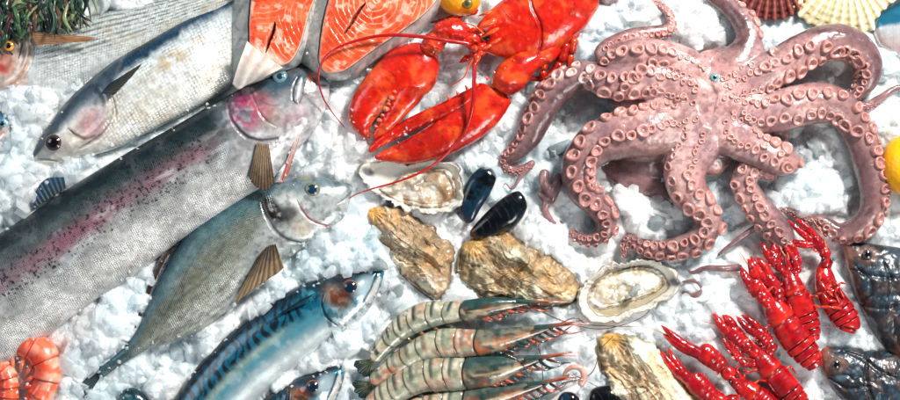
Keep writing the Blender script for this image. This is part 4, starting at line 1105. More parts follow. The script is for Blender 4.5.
def mussel(label, prs, ox, oy, seed, z=9, blue=.3, tk=.75):
    t = T('mussel', label, 'mussel', ox, oy, 0, 'black mussels', z0=12)
    V, F, s, v, side, sp, gp = loft(prs, tk, z, 110, 80, 15, .8, .8, 7)
    X, Y = V[:, 0], V[:, 1]
    hx, hy = prs[0][0], prs[0][1]
    d = np.hypot(X - hx, Y - hy)
    V[:, 2] += 0 * d + .4 * (fbm(X, Y, 8, 2, 9) - .5)
    C = mix(np.ones((len(V), 1)) * S(7, 10, 13), S(16, 40, 56), sm(fbm(X, Y, 12, 3, seed), .4, .65) * blue * 2)  # blue reflection painted into the black shell colour
    C = mix(C, S(60, 50, 60), sm(np.sin(d * .9 + 3 * fbm(X, Y, 14, 2, 2)), .6, 1) * sm(fbm(X, Y, 5, 2, 12), .4, .6) * .3)
    C = mix(C, S(88, 62, 40), (1 - sm(s, .02, .16)) * .7)
    mesh('shell', V, F, M['mussel'], t, C)
mussel('narrow blue black mussel beside the frilled edge of the opened oyster', [(464, 222, 468, 224), (461, 208, 474, 220), (462, 194, 481, 208), (469, 179, 490, 194), (478, 169, 496, 180), (487, 166, 495, 171)], 478, 195, 3, 8, .6, .6)
mussel('plump glossy black mussel above the widest brown oyster', [(469, 232, 471, 238), (480, 219, 486, 237), (494, 205, 503, 232), (507, 195, 519, 222), (518, 191, 527, 208), (523, 194, 526, 199)], 500, 214, 8, 8, .12)
mussel('round black shell half hidden at the bottom edge, left of the palest oyster', [(588, 402, 590, 414), (592, 390, 600, 416), (604, 386, 612, 416), (616, 388, 620, 410), (622, 398, 622, 404)], 606, 398, 5, 8, .0, .8)
mussel('small bluish shell tip at the bottom edge, beside the white squid', [(556, 402, 556, 410), (562, 393, 566, 412), (572, 392, 574, 412), (580, 398, 580, 410)], 568, 400, 6, 12, .6, .8)

def scallop(label, umbo, outline, cA, cB, nr_, ox, oy, seed, H=12):
    t = T('scallop_shell', label, 'scallop', ox, oy, 0, 'scallop shells at the top edge', z0=10)
    ux, uy = umbo
    m, n = 240, 60
    O = spl(outline, m)
    r = np.linspace(.02, 1, n)[:, None]
    a = np.linspace(0, 1, m)[None] * np.ones((n, 1))
    rib = np.cos(a * 2 * np.pi * nr_)
    wob = 1 + .018 * np.cos(a * 2 * np.pi * nr_) * (r > .9)
    X = ux + (O[None, :, 0] - ux) * r * wob; Y = uy + (O[None, :, 1] - uy) * r * wob
    Z = 3 + H * np.sin(np.clip(r * 2.6, 0, np.pi)) ** .8 * np.sin(np.clip(a * np.pi, 0, np.pi)) ** .5 + 1.7 * rib * r ** .7 + .3 * np.sin(r * 60)
    n1 = fbm(X, Y, 8, 3, seed)
    C = mix(cA, cB, sm(rib, -.5, .6) * .85)
    C = mix(C, cB * .7, sm(np.sin(r * 34 + 2 * n1), .6, 1) * .35)
    C = mix(C, cA, sm(n1, .5, .7) * .4)
    V = np.stack([X, Y, Z], -1).reshape(-1, 3); V0 = V - [0, 0, 1.6]
    N = len(V); F = quads(n, m, False)
    e = (n - 1) * m + np.arange(m - 1)
    Fr = np.stack([e, e + 1, e + 1 + N, e + N], -1)
    mesh('shell', np.vstack([V, V0]), np.vstack([F, F[:, ::-1] + N, Fr]), M['scallop'], t, np.vstack([C.reshape(-1, 3)] * 2))
scallop('dark maroon ribbed scallop shell at the top edge', (772, -42), [(735, -26), (731, -8), (737, 6), (750, 15), (768, 20), (786, 18), (800, 8), (808, -6), (808, -26)], S(86, 34, 34), S(156, 84, 74), 15, 772, -5, 3)
scallop('cream ribbed scallop shell, between the maroon shell and the blue fish', (846, -34), [(792, -16), (793, 4), (803, 19), (822, 29), (848, 34), (872, 30), (888, 18), (896, 2), (896, -18)], S(206, 192, 146), S(240, 232, 206), 15, 846, 0, 6)

# ------------------------------------------------------------------ lemons
def lemon(label, cx, cy, cz, rx, ry, ang, c0, c1, nub=None):
    t = T('lemon', label, 'lemon', cx, cy, 0, 'lemons at the edges of the frame', z0=cz)
    n, m = 70, 120
    f = np.linspace(0.0, math.pi, n)[:, None]; g = np.linspace(0, 2 * math.pi, m, endpoint=False)[None]
    prof = np.sin(f) ** .82
    x = rx * (1.12 * np.cos(f) + .10 * np.cos(f) ** 9) * np.ones_like(g)
    y = ry * prof * np.cos(g); z = ry * prof * np.sin(g)
    c, s = math.cos(R(ang)), math.sin(R(ang))
    V = np.stack([cx + x * c - y * s, cy + x * s + y * c, cz + z], -1).reshape(-1, 3)
    C = mix(c0, c1, fbm(V[:, 0], V[:, 1], 18, 3, 4))
    mesh('peel', V, quads(n, m), M['lemon'], t, C)
    if nub:
        V, F = ellips(nub[0], nub[1], nub[2], 5.5, 5.5, 3)
        d = np.hypot(V[:, 0] - nub[0], V[:, 1] - nub[1])
        mesh('stem_end', V, F, M['fin'], t, mix(S(120, 96, 20), S(34, 34, 14), (1 - sm(d, 1.5, 4))))
lemon('bright yellow lemon at the right edge beside the octopus arm', 907, 166, 22, 25, 26, 80, S(248, 172, 4), S(252, 194, 12))
lemon('orange yellow lemon with dark stem end, behind the lobster', 456, -8, 18, 22, 22, 40, S(232, 150, 20), S(246, 180, 30), (467, 5, 35))

# ------------------------------------------------------------------ salmon steaks
def steak(label, bot, top, H, slit, arc, ox, oy, seed, flap=None, lines=.8):
    t = T('salmon_steak', label, 'salmon steak', ox, oy, 0, 'raw salmon steaks', z0=H * .8)
    na = 300
    B = spl(bot, na, True); A = spl(top, na, True)
    c = A.mean(0)
    def ring(P, z): return np.c_[P, np.full(na, z)]
    rows = [ring(c + (B - c) * .3, 0), ring(B, 0)]
    for q in np.linspace(.08, .97, 16):
        bul = math.sin(q * math.pi) * 2.0
        P = B + (A - B) * q ** 1.5
        nrm = (P - c) / (np.linalg.norm(P - c, axis=1)[:, None] + 1e-6)
        rows.append(ring(P + nrm * bul, H * q))
    V = np.vstack(rows); F = quads(len(rows), na)
    X, Y, Z = V.T
    C = mix(S(214, 208, 202), S(160, 164, 164), sm(fbm(X, Y + Z, 9, 3, seed), .35, .65))
    C = mix(C, S(92, 104, 110), sm(fbm(X, Y, 3, 2, seed + 3), .62, .72) * .5)
    SCo = np.stack([(X + Z) / 2.4, (Y + Z) / 2.4, np.full(len(X), .35)], 1)
    mesh('skin', V, F, M['skinpale'], t, C, SCo)
    nr = 110
    r = np.linspace(0, 1, nr)[:, None, None]
    P = c + (A[None] - c) * r
    X, Y = P[..., 0], P[..., 1]; rr = r[..., 0] * np.ones((1, na))
    wx = 9 * (fbm(X, Y, 22, 2, seed) - .5)
    dd = np.min([np.hypot((X - a[0]) / a[2], (Y - a[1]) / a[3]) + wx * .1 for a in arc], 0)
    dd = dd + 9 * (fbm(X, Y, 30, 3, seed + 50) - .5)
    ln = np.abs(((dd / (5.6) + .35 * (fbm(X, Y, 9, 3, 9) - .5)) % 1) - .5) * 2
    C = mix(S(226, 78, 36), S(238, 116, 72), sm(fbm(X, Y, 16, 3, seed + 2), .35, .65))
    fade = sm(fbm(X, Y, 20, 3, seed + 4), .4, .6)
    C = mix(C, S(246, 196, 170), sm(ln, .5 + .3 * noise(X / 9, Y / 9, seed), 1.0) * (.1 + fade) * lines)
    C = mix(C, S(250, 206, 184), sm(fbm(X, Y, 7, 3, seed + 24), .6, .72) * .6)
    C = mix(C, S(206, 56, 34), sm(fbm(X, Y, 11, 3, seed + 34), .56, .72) * .5)
    C = mix(C, S(252, 214, 190), sm(rr, .955, .99) * .9)
    dk = line(X, Y, slit, 2.4)
    C = mix(C, S(120, 24, 16), dk * .9)
    C = mix(C, S(246, 190, 160), (line(X, Y, slit, 5) - dk).clip(0, 1) * .5)
    if flap: 
        f = blob(X, Y, *flap)
        C = mix(C, S(232, 214, 196), f * .9)
    Z = H * 1.0 + 2.2 * (1 - rr ** 8) - .6 * sm(ln, .72, .98) * (1 - sm(rr, .9, 1)) + 1.6 * (fbm(X, Y, 8, 3, seed + 6) - .5) - 7 * dk - 1.4 * sm(rr, .97, 1)
    mesh('flesh', np.stack([X, Y, Z], -1).reshape(-1, 3), quads(nr, na), M['flesh'], t, C.reshape(-1, 3))
    return t
st1 = steak('left salmon steak, with broad grey skin side and pale belly flap above the trout head',
      [(238, -22), (231, 0), (227, 24), (227, 52), (232, 82), (240, 86), (262, 80), (282, 70), (296, 64), (305, 48), (312, 20), (319, -5), (323, -22)],
      [(256, -20), (252, 0), (250, 22), (250, 44), (246, 60), (240, 80), (256, 76), (274, 68), (290, 62), (300, 46), (308, 18), (316, -5), (320, -20)],
      38, [(276, 22), (274, 32), (269, 44), (266, 54)], [(262, -30, 1, 1), (330, 20, 1, .9)], 275, 30, 3, (262, 58, 24, 9, 24, .5), lines=.4)
fin(st1, [(249, 42), (256, 48), (268, 57), (284, 68)], [(234, 84), (240, 89), (250, 84), (262, 80)], 45, 42, S(216, 196, 184), S(222, 214, 206), 'belly_flap', 3, 'flesh', 30, 60, th_=3.5, sag=6, rayc=.2)
steak('right salmon steak with white skin strip and curved fat lines, behind the long lobster feeler',
      [(318, -22), (308, 0), (299, 24), (296, 50), (300, 62), (318, 72), (336, 78), (356, 74), (380, 58), (404, 42), (428, 22), (442, 4), (444, -20)],
      [(338, -20), (330, 0), (324, 24), (321, 46), (320, 60), (326, 72), (340, 72), (352, 66), (374, 50), (398, 34), (422, 16), (436, 0), (438, -20)],
      41, [(366, 4), (358, 14), (351, 26), (344, 36)], [(378, 0, 1, 1)], 370, 25, 8)
# ------------------------------------------------------------------ grey striped prawns
PR1 = S(176, 176, 156); PR2 = S(200, 172, 140); PG = S(28, 66, 64); PO = S(206, 110, 64)
def prawn(label, prs, seed, ox, oy, z=10, pinkish=0.0, whisk=(), legs=True):
    t = T('grey_prawn', label, 'prawn', ox, oy, 0, 'raw grey prawns in a row', z0=10)
    A = spl(np.array(prs, float), 260)
    cA = (A[:, :2] + A[:, 2:]) / 2; hA = (A[:, :2] - A[:, 2:]) / 2 * np.interp(np.arange(260), [0, 30, 78], [.22, .6, 1.0])[:, None]
    cA = cA + (A[:, :2] - cA) * np.interp(np.arange(260), [0, 78], [.25, 0])[:, None]
    A = np.c_[cA + hA, cA - hA]
    n_h = 108                       # head portion of the stations
    def piece(name, lo, hi, colf, grow=1.0, nu=None, par=t, extra=0, lift=0):
        V, F, s, v, *_ = loft(A[lo:hi:3] if nu is None else A[lo:hi:nu], .92, z + lift, max(16, (hi - lo) // 2), 52, 15, .9, .8, 1.3)
        X, Y = V[:, 0], V[:, 1]
        c = np.stack([(A[lo:hi, 0] + A[lo:hi, 2]) / 2, (A[lo:hi, 1] + A[lo:hi, 3]) / 2], 1).mean(0)
        V[:, 2] += grow * s
        ca = (A[hi - 1, :2] + A[hi - 1, 2:] - A[lo, :2] - A[lo, 2:]); ca = ca / (np.linalg.norm(ca) + 1e-6)
        V[:, :2] += ca * (4.0 * (1 - v ** 2))[:, None]
        return mesh(name, V, F, M['prawn'], par, colf(X, Y, s, v))
    def hc(X, Y, s, v):
        n = fbm(X, Y, 9, 4, seed)
        C = mix(S(78, 88, 78), S(160, 146, 122), sm(n, .42, .62))
        C = mix(C, S(20, 34, 34), sm(fbm(X * .5, Y, 6, 3, seed + 66), .52, .64) * .75)
        C = mix(C, PG, sm(v + .6 * (n - .5), -.1, .5) * (1 - .6 * pinkish))
        C = mix(C, PO, sm(fbm(X, Y, 11, 3, seed + 3), .5, .66) * (.14 + .5 * pinkish) * sm(v, .7, -.2))
        C = mix(C, S(18, 40, 44), (1 - sm(s, .1, .32)) * sm(n, .35, .6) * .8)
        C = mix(C, S(222, 190, 150), line(X, Y, [tuple(A[int(q)][:2] * .42 + A[int(q)][2:] * .58) for q in (20, 50, 80, 104)], 1.8) * .5)
        return C
    piece('carapace', 8, n_h + 4, hc, grow=2.0)
    nseg = 6; L = 260 - n_h
    wd = [0, .17, .34, .51, .66, .80, 1.0]
    for k in range(nseg):
        lo = n_h + int(wd[k] * (L - 14)); hi = n_h + int(wd[k + 1] * (L - 14)) + 7
        def bc(X, Y, s, v, k=k):
            n = fbm(X, Y, 7, 3, seed + k)
            C = mix(S(138, 146, 124), S(178, 172, 148), sm(n, .4, .6))
            C = mix(C, S(176, 112, 86), sm(fbm(X, Y, 12, 3, seed + 5), .48, .7) * (.35 + .55 * pinkish))
            C = mix(C, S(214, 206, 186), sm(fbm(X, Y, 5, 2, seed + 15), .58, .72) * .5)
            band = sm(s, .5, .56) * (1 - sm(s, .66, .74)) * sm(v + .7 * (n - .5), -.3, .1)
            C = mix(C, S(18, 48, 50), band * .92 * (1 - .5 * pinkish))
            C = mix(C, S(150, 96, 64), sm(s, .88, .98) * .6)
            C = mix(C, S(46, 62, 56), (1 - sm(s, .0, .14)) * .45)
            C = mix(C, S(84, 110, 100), sm(-v, .5, .9) * .5)
            return C
        piece('abdomen_segment', lo, min(hi, 252), bc, grow=1.9)
    # tail fan
    a, b = A[244], A[259]
    d = (b[:2] + b[2:]) / 2 - (a[:2] + a[2:]) / 2; d /= np.linalg.norm(d) + 1e-6
    pr = np.array([-d[1], d[0]]); cc = (b[:2] + b[2:]) / 2
    for k, q in enumerate((-.62, -.2, .2, .62)):
        dd = d * math.cos(q) + pr * math.sin(q); e0 = cc - d * 4
        fin(t, [e0 - pr * 1.6, e0 + pr * 1.6], [e0 + dd * 17 - np.array([-dd[1], dd[0]]) * 4, e0 + dd * 19, e0 + dd * 16 + np.array([-dd[1], dd[0]]) * 4], z + 3, z - 2 + k, S(110, 116, 84), S(26, 52, 52), 'tail_fan', 3, 'prawn', 16, 22)
    # rostrum, legs and feelers
    h0 = A[14]; hd = (A[0][:2] - A[40][:2]); hd /= np.linalg.norm(hd)
    p0 = A[36][:2] * .8 + A[36][2:] * .2
    V, F, *_ = tube([(*p0, z + 11), (*(A[12][:2] * .8 + A[12][2:] * .2), z + 11), (*(A[0][:2] + hd * 10 - np.array([0, 2])), z + 13)], [2.6, 2.0, .3], 40, 10)
    mesh('rostrum', V, F, M['prawn'], t, mix(S(36, 70, 66), S(196, 96, 60), sm(V[:, 0], p0[0] + 10, p0[0] + 40)))
    ee = A[16][:2] * .4 + A[16][2:] * .6
    V, F = ellips(ee[0], ee[1], z + 9, 2.6, 2.3, 2.3, 12, 20)
    mesh('eye', V, F, M['eye'], t, S(14, 12, 12))
    g = np.random.RandomState(seed)
    for k in range(11):
        i = 10 + k * 8
        b0 = A[i][:2] * .15 + A[i][2:] * .85
        ln = 22 + g.uniform(-5, 7)
        m1 = b0 + np.array([ln * .45, 4 + g.uniform(-2, 2)]); m2 = b0 + np.array([ln * (1.0 if k < 4 else .7), 1 + g.uniform(-5, 5)])
        V, F, *_ = tube([(*b0, z + 2), (*m1, z + 5), (*m2, z + 1)], [1.7, 1.2, .4], 24, 8)
        mesh('leg', V, F, M['prawn'], t, mix(S(30, 62, 60), S(206, 96, 70), sm(fbm(V[:, 0], V[:, 1], 6, 2, seed + k), .4, .6) * (.4 + .6 * (k % 2))))
    for k in range(4):
        i = 132 + k * 22
        b0 = A[i][:2] * .08 + A[i][2:] * .92
        V, F, *_ = tube([(*b0, z + 1), (*(b0 + np.array([4, 4])), z + 1), (*(b0 + np.array([10, 6 + k % 2])), z - 2)], [2.2, 2.0, .8], 16, 8)
        mesh('swimmeret', V, F, M['prawn'], t, mix(S(150, 110, 60), S(40, 60, 56), g.uniform()))
    for k in range(3):
        q = g.uniform(-5, 5)
        V, F, *_ = tube([(*(A[10][:2] * .5 + A[10][2:] * .5), z + 8), (*(A[0][:2] + hd * 8 + [0, q * .4]), z + 9), (*(A[0][:2] + hd * (20 + 4 * k) + [0, q]), z + 6)], [1.1, .8, .25], 30, 6)
        mesh('antennule', V, F, M['prawn'], t, mix(S(60, 50, 40), S(190, 90, 60), k / 2))
    for w in whisk:
        B = spl(np.array(w, float), 60)
        V, F, *_ = tube(B, np.linspace(.75, .3, 60), 60, 6)
        mesh('antenna', V, F, M['prawn'], t, S(96, 70, 50))
    return t
prawn('uppermost grey prawn of the row, greenest head, touching the widest brown oyster',
      [(540, 300, 541, 305), (520, 297, 520, 312), (495, 296, 495, 317), (470, 299, 470, 320), (450, 301, 450, 323), (430, 301, 434, 327), (412, 306, 420, 332), (397, 316, 408, 338), (384, 330, 397, 346), (374, 344, 386, 356), (365, 358, 375, 367)], 3, 450, 315, 13,
      whisk=[[(530, 305, 18), (560, 320, 10), (600, 329, 8), (640, 318, 8), (655, 300, 12)]])
prawn('pinkest grey prawn, second from the top of the row',
      [(562, 322, 563, 327), (540, 322, 545, 338), (515, 326, 520, 346), (490, 329, 492, 353), (470, 329, 472, 357), (445, 328, 450, 358), (425, 333, 434, 359), (408, 343, 421, 364), (392, 354, 406, 372), (378, 367, 389, 380), (364, 380, 373, 390)], 8, 460, 342, 11, pinkish=.8,
      whisk=[[(555, 325, 16), (575, 318, 12), (590, 325, 10), (640, 327, 8)], [(535, 340, 18), (541, 360, 12), (543, 392, 8)]])
prawn('third grey prawn from the top of the row, with orange cheek',
      [(552, 352, 553, 360), (530, 352, 533, 372), (505, 354, 508, 382), (480, 356, 482, 387), (460, 357, 462, 390), (435, 357, 442, 391), (415, 361, 425, 392), (397, 371, 409, 398), (380, 383, 393, 408), (366, 397, 377, 418), (352, 412, 362, 428)], 13, 450, 372, 13, pinkish=.3,
      whisk=[[(505, 353, 20), (520, 362, 20), (533, 380, 18), (540, 384, 15)]])
prawn('lowest grey prawn, along the bottom edge',
      [(556, 376, 558, 384), (535, 378, 537, 396), (510, 381, 512, 405), (485, 384, 487, 412), (460, 388, 462, 416), (435, 392, 440, 420), (410, 399, 418, 424), (390, 410, 400, 434), (372, 424, 384, 446), (360, 440, 370, 455), (350, 455, 358, 465)], 17, 450, 400, 9, pinkish=.4,
      whisk=[[(555, 380, 14), (570, 376, 10), (582, 379, 8), (606, 392, 8)], [(560, 384, 12), (590, 374, 9), (600, 350, 9), (612, 335, 24)]])

# ------------------------------------------------------------------ red crayfish
CR = S(164, 8, 22); CO = S(224, 52, 22); CD = S(66, 2, 12)
def crcol(X, Y, seed=0, *a): return redcol(X, Y, seed, CR, S(206, 30, 26), CD)
def cray(label, ox, oy, body, claws, seed, z=13, fan=True, legs=(), feel=(), curled=False, width=15):
    """body: rows x,y,r from the head to the tail; claws: list of (rows x,y,r of arm and palm, two finger tips, finger radius)"""
    t = T('red_crayfish', label, 'crayfish', ox, oy, 0, 'glossy red crayfish', z0=14)
    B = spl(np.array(body, float), 120); B[:, 2] *= .9
    d = np.r_[0, np.cumsum(np.hypot(*np.diff(B[:, :2], axis=0).T))]; Lt = d[-1]
    cut = int(np.interp(Lt * .66, d, np.arange(120)))
    def tb(name, lo, hi, colr, mult=1.0, disp=None, sq=.9, zz=0):
        Q = B[lo:hi]
        V, F, U, TH, fr = tube(np.c_[Q[:, :2], np.full(len(Q), z + zz)], Q[:, 2] * mult, max(14, (hi - lo)), 44, sq=sq, disp=disp)
        return mesh(name, V, F, M['cray'], t, colr(V[:, 0], V[:, 1], U, TH))
    def cc(X, Y, U, TH):
        C = crcol(X, Y, seed)
        C = mix(C, CO, np.exp(-((U - .52) / .045) ** 2) * .5)
        C = mix(C, CD, np.exp(-((U - .58) / .02) ** 2) * .6)
        return mix(C, S(232, 120, 70), (1 - sm(U, .0, .1)) * .3)
    tb('carapace', 0, cut + 3, cc, 1.0, lambda U, TH, RR: -1.5 * np.exp(-((U - .58) / .02) ** 2) + .5 * (noise(U * 30, TH * 4, 3) - .5) - RR * .35 * (1 - sm(U, 0, .35)))
    n = 4
    for k in range(n):
        lo = cut + int((120 - cut) * k / n); hi = min(120, cut + int((120 - cut) * (k + 1) / n) + 3)
        tb('tail_segment', lo, hi, lambda X, Y, U, TH, k=k: mix(mix(crcol(X, Y, seed + k), CD, (1 - sm(U, .0, .35)) * .75), S(214, 40, 30), sm(U, .7, .95) * .5),
           1.0 - .05 * k, lambda U, TH, RR: -.6 + 1.0 * U + .3 * np.sin(TH * 2))
    if fan:
        a, b = B[-8, :2], B[-1, :2]; dd0 = (b - a) / np.linalg.norm(b - a); pr = np.array([-dd0[1], dd0[0]])
        for k, q in enumerate((-.9, -.45, 0, .45, .9)):
            dd = dd0 * math.cos(q) + pr * math.sin(q); e0 = b - dd0 * 5
            fin(t, [e0 - pr * 2, e0 + pr * 2], [e0 + dd * 12 - np.array([-dd[1], dd[0]]) * 4, e0 + dd * 14, e0 + dd * 12 + np.array([-dd[1], dd[0]]) * 4], z + 2, z - 6, CR, S(150, 6, 20), 'tail_fan', 3, 'cray', 14, 18)
    hd = B[0, :2] - B[10, :2]; hd /= np.linalg.norm(hd); pr = np.array([-hd[1], hd[0]])
    V, F, *_ = tube([(*(B[14, :2]), z + B[14, 2] * .75), (*(B[4, :2]), z + 8), (*(B[0, :2] + hd * 8), z + 8)], [4, 3.4, .4], 20, 12, sq=.6)
    mesh('rostrum', V, F, M['cray'], t, crcol(V[:, 0], V[:, 1], seed))
    for sg in (-1, 1):
        e = B[3, :2] + pr * sg * 4.2 + hd * 1
        V, F = ellips(e[0], e[1], z + 8, 1.9, 1.9, 1.9, 10, 16)
        mesh('eye', V, F, M['eye'], t, S(10, 8, 10))
    for j, (rows, tips, fr_) in enumerate(claws):
        Q = np.array(rows, float); Q[:, 2] *= .86
        zs = np.linspace(z + 1, z + 3, len(Q))
        arm = Q[:-2]; palm = Q[-3:]
        mb = MB()
        if len(arm) > 1:
            for i in range(len(arm) - 1):
                p, q = arm[i], arm[i + 1]
                V, F, *_ = tube([(p[0], p[1], z), ((p[0] + q[0]) / 2, (p[1] + q[1]) / 2, z + 3), (q[0], q[1], z + 2)], [p[2] * .8, (p[2] + q[2]) / 2 * 1.08, q[2] * .82], 20, 22, disp=lambda U, TH, RR: .8 * (noise(U * 8, TH * 2.5, seed) - .5))
                mb.add(V, F, crcol(V[:, 0], V[:, 1], seed + i))
            mb.build('arm', M['cray'], t)
        V, F, U, TH, _f = tube(np.c_[palm[:, :2], np.full(3, z + 3)], palm[:, 2], 44, 34, sq=.78, disp=lambda U, TH, RR: 1.0 * (noise(U * 14, TH * 3, seed) - .5))
        cl = mesh('claw', V, F, M['cray'], t, crcol(V[:, 0], V[:, 1], seed + j))
        e = palm[-1]; dn = palm[-1, :2] - palm[-2, :2]; dn /= np.linalg.norm(dn); pn = np.array([-dn[1], dn[0]])
        for sg, tip in zip((-1, 1), tips):
            tip = np.array(tip, float)
            b0 = e[:2] - dn * 3 + pn * sg * e[2] * .42
            if np.dot(tip - e[:2], pn) * sg < -3: b0 = e[:2] - dn * 3 - pn * sg * e[2] * .42; 
            off_ = (b0 - (e[:2] - dn * 3))
            b0 = b0 - dn * 5
            m1 = b0 * .6 + tip * .4 + off_ * .75; m2 = b0 * .25 + tip * .75 + off_ * .55
            V, F, *_ = tube([(*b0, z + 3), (*m1, z + 4), (*m2, z + 4), (*tip, z + 2)], [fr_ * 1.3, fr_ * 1.2, fr_ * .8, .4], 40, 22, disp=lambda U, TH, RR: .7 * (noise(U * 16, TH * 2, seed + 2) - .5))
            mesh('finger', V, F, M['cray'], cl, mix(crcol(V[:, 0], V[:, 1], seed + 4), CO, sm(np.linspace(0, 1, len(V)), .75, 1) * .4))
        g = np.random.RandomState(seed + j); mb = MB()
        for i in range(12):
            q = g.uniform(0, 1); sg = g.choice([-1, 1]); c = palm[0] * (1 - q) + palm[-1] * q
            p = c[:2] + pn * sg * c[2] * g.uniform(.75, .95)
            V, F, *_ = tube([(*p, z + 4), (*(p + pn * sg * 1.6 + dn), z + 5), (*(p + pn * sg * 3 + dn * 2), z + 6)], [1.3, .8, .15], 8, 7)
            mb.add(V, F, S(190, 20, 24))
        mb.build('spine', M['cray'], cl)
    for P in legs:
        r = [1.9] + [1.6] * (len(P) - 2) + [.5]
        leg(t, [(*p[:2], p[2] if len(p) > 2 else z + 3) for p in P], r, seed, 'cray', (S(196, 30, 26), S(226, 76, 36), CR), nv=10)
    for w in feel:
        Bq = spl(np.array([(*p[:2], p[2] if len(p) > 2 else z + 8 - 3 * i) for i, p in enumerate(w)], float), 50)
        V, F, *_ = tube(Bq, np.linspace(.8, .25, 50), 50, 6)
        mesh('antenna', V, F, M['cray'], t, S(206, 120, 84))
    return t
cray('rightmost crayfish, lying on its side with orange legs showing and tail curled under', 840, 285,
     [(826, 258, 6), (824, 272, 10), (827, 288, 13), (834, 302, 15), (842, 314, 16), (848, 324, 15), (846, 332, 9)],
     [([(828, 268, 5), (826, 258, 6), (823, 250, 6.5), (816, 241, 7), (808, 235, 5)], [(788, 220), (795, 219)], 3.0),
      ([(824, 266, 5), (826, 254, 5), (822, 248, 5.5), (814, 243, 5.5), (806, 241, 4.5)], [(790, 240), (793, 244)], 2.8)], 3, 15, fan=False,
     legs=[[(832, 296, 26), (824, 290, 28), (818, 280, 24), (822, 272, 20)], [(836, 300, 26), (826, 300, 30), (820, 292, 27), (812, 296, 20)], [(838, 304, 26), (832, 292, 31), (838, 282, 27), (846, 284, 20)],
           [(840, 308, 26), (828, 306, 31), (818, 306, 27), (808, 304, 18)], [(842, 298, 26), (836, 286, 30), (830, 276, 26)]],
     feel=[[(826, 252), (822, 236), (814, 222), (808, 214)]])
cray('upper crayfish behind the largest one, its tail between it and the curled one', 795, 290,
     [(786, 262, 5), (789, 274, 9), (793, 288, 13), (799, 302, 15), (806, 318, 14.5), (811, 332, 12), (813, 341, 8)],
     [([(788, 276, 5), (783, 270, 6), (778, 264, 7.5), (772, 256, 9), (768, 250, 6)], [(762, 242), (771, 243)], 3.6),
      ([(792, 274, 5), (796, 272, 5), (797, 267, 6), (794, 258, 6.5), (790, 252, 5)], [(783, 240), (786, 238)], 3.0)], 7, 14, fan=False,
     legs=[[(786, 286), (780, 292), (778, 300)], [(804, 296), (812, 295), (820, 298), (830, 297)], [(806, 304), (814, 306), (818, 312)]],
     feel=[[(786, 260), (778, 246), (768, 232), (758, 226)], [(788, 260), (784, 244), (778, 234)]])
cray('largest crayfish, in the middle of the red cluster with raised pincers', 780, 315,
     [(764, 290, 6), (769, 300, 11), (778, 314, 15), (789, 330, 17), (800, 345, 17), (810, 358, 15), (816, 367, 10)],
     [([(770, 304, 6), (764, 300, 8), (760, 294, 9.5), (753, 284, 11), (748, 278, 7)], [(741, 267), (747, 259)], 4.6),
      ([(776, 302, 6), (779, 296, 7), (776, 290, 8), (768, 280, 9), (762, 272, 6)], [(750, 256), (755, 257)], 3.8)], 12, 17, fan=False,
     legs=[[(784, 310), (792, 306), (794, 300), (790, 290)], [(794, 326), (802, 322), (804, 312)], [(772, 322), (766, 326), (764, 334)], [(764, 292, 26), (772, 286, 26), (778, 294, 24), (776, 304, 20)]],
     feel=[[(764, 290), (752, 272), (742, 256), (736, 246)], [(764, 290), (750, 280), (738, 276), (722, 270)]])
cray('crayfish under the largest one, with thin orange feelers, tail at the bottom edge', 770, 365,
     [(752, 344, 5), (757, 352, 9), (766, 364, 13), (778, 378, 15), (790, 392, 15), (800, 404, 13), (808, 414, 9)],
     [([(758, 356, 5), (750, 350, 7), (744, 344, 8), (732, 332, 10), (726, 326, 7)], [(713, 312), (722, 315)], 4.2),
      ([(766, 354, 5), (772, 350, 6), (770, 344, 7), (760, 334, 8), (752, 328, 6)], [(736, 316), (741, 315)], 3.4),
      ([(758, 362, 3), (748, 366, 3.5), (740, 360, 4), (732, 350, 4), (728, 344, 3)], [(722, 336), (726, 336)], 1.8)], 16, 14, fan=False,
     legs=[[(756, 360), (746, 358), (738, 350), (732, 340)], [(760, 366), (750, 372), (742, 370)], [(780, 370), (790, 366), (796, 374)]],
     feel=[[(752, 344), (740, 334), (722, 320), (708, 308), (690, 298)], [(752, 344), (738, 338), (720, 326), (704, 322)]])
cray('lowest crayfish with the two longest spiny claws, beside the palest oyster', 735, 385,
     [(732, 378, 5), (738, 384, 9), (750, 392, 12), (764, 402, 13), (778, 414, 12), (788, 424, 9)],
     [([(740, 388, 6), (732, 378, 8), (724, 368, 9), (706, 354, 12), (698, 348, 8)], [(661, 325), (663, 334)], 4.4),
      ([(738, 398, 6), (724, 402, 8), (714, 398, 10), (697, 384, 13), (690, 374, 9)], [(660, 350), (668, 348)], 4.6)], 21, 15, fan=False,
     legs=[[(742, 384), (744, 374), (752, 370)], [(748, 388), (758, 380), (770, 380), (776, 388)], [(744, 382), (736, 370), (740, 362)], [(740, 394), (728, 404), (716, 412)]],
     feel=[[(732, 378), (712, 362), (688, 345), (660, 332), (640, 326)], [(730, 378), (716, 364), (700, 356)]])

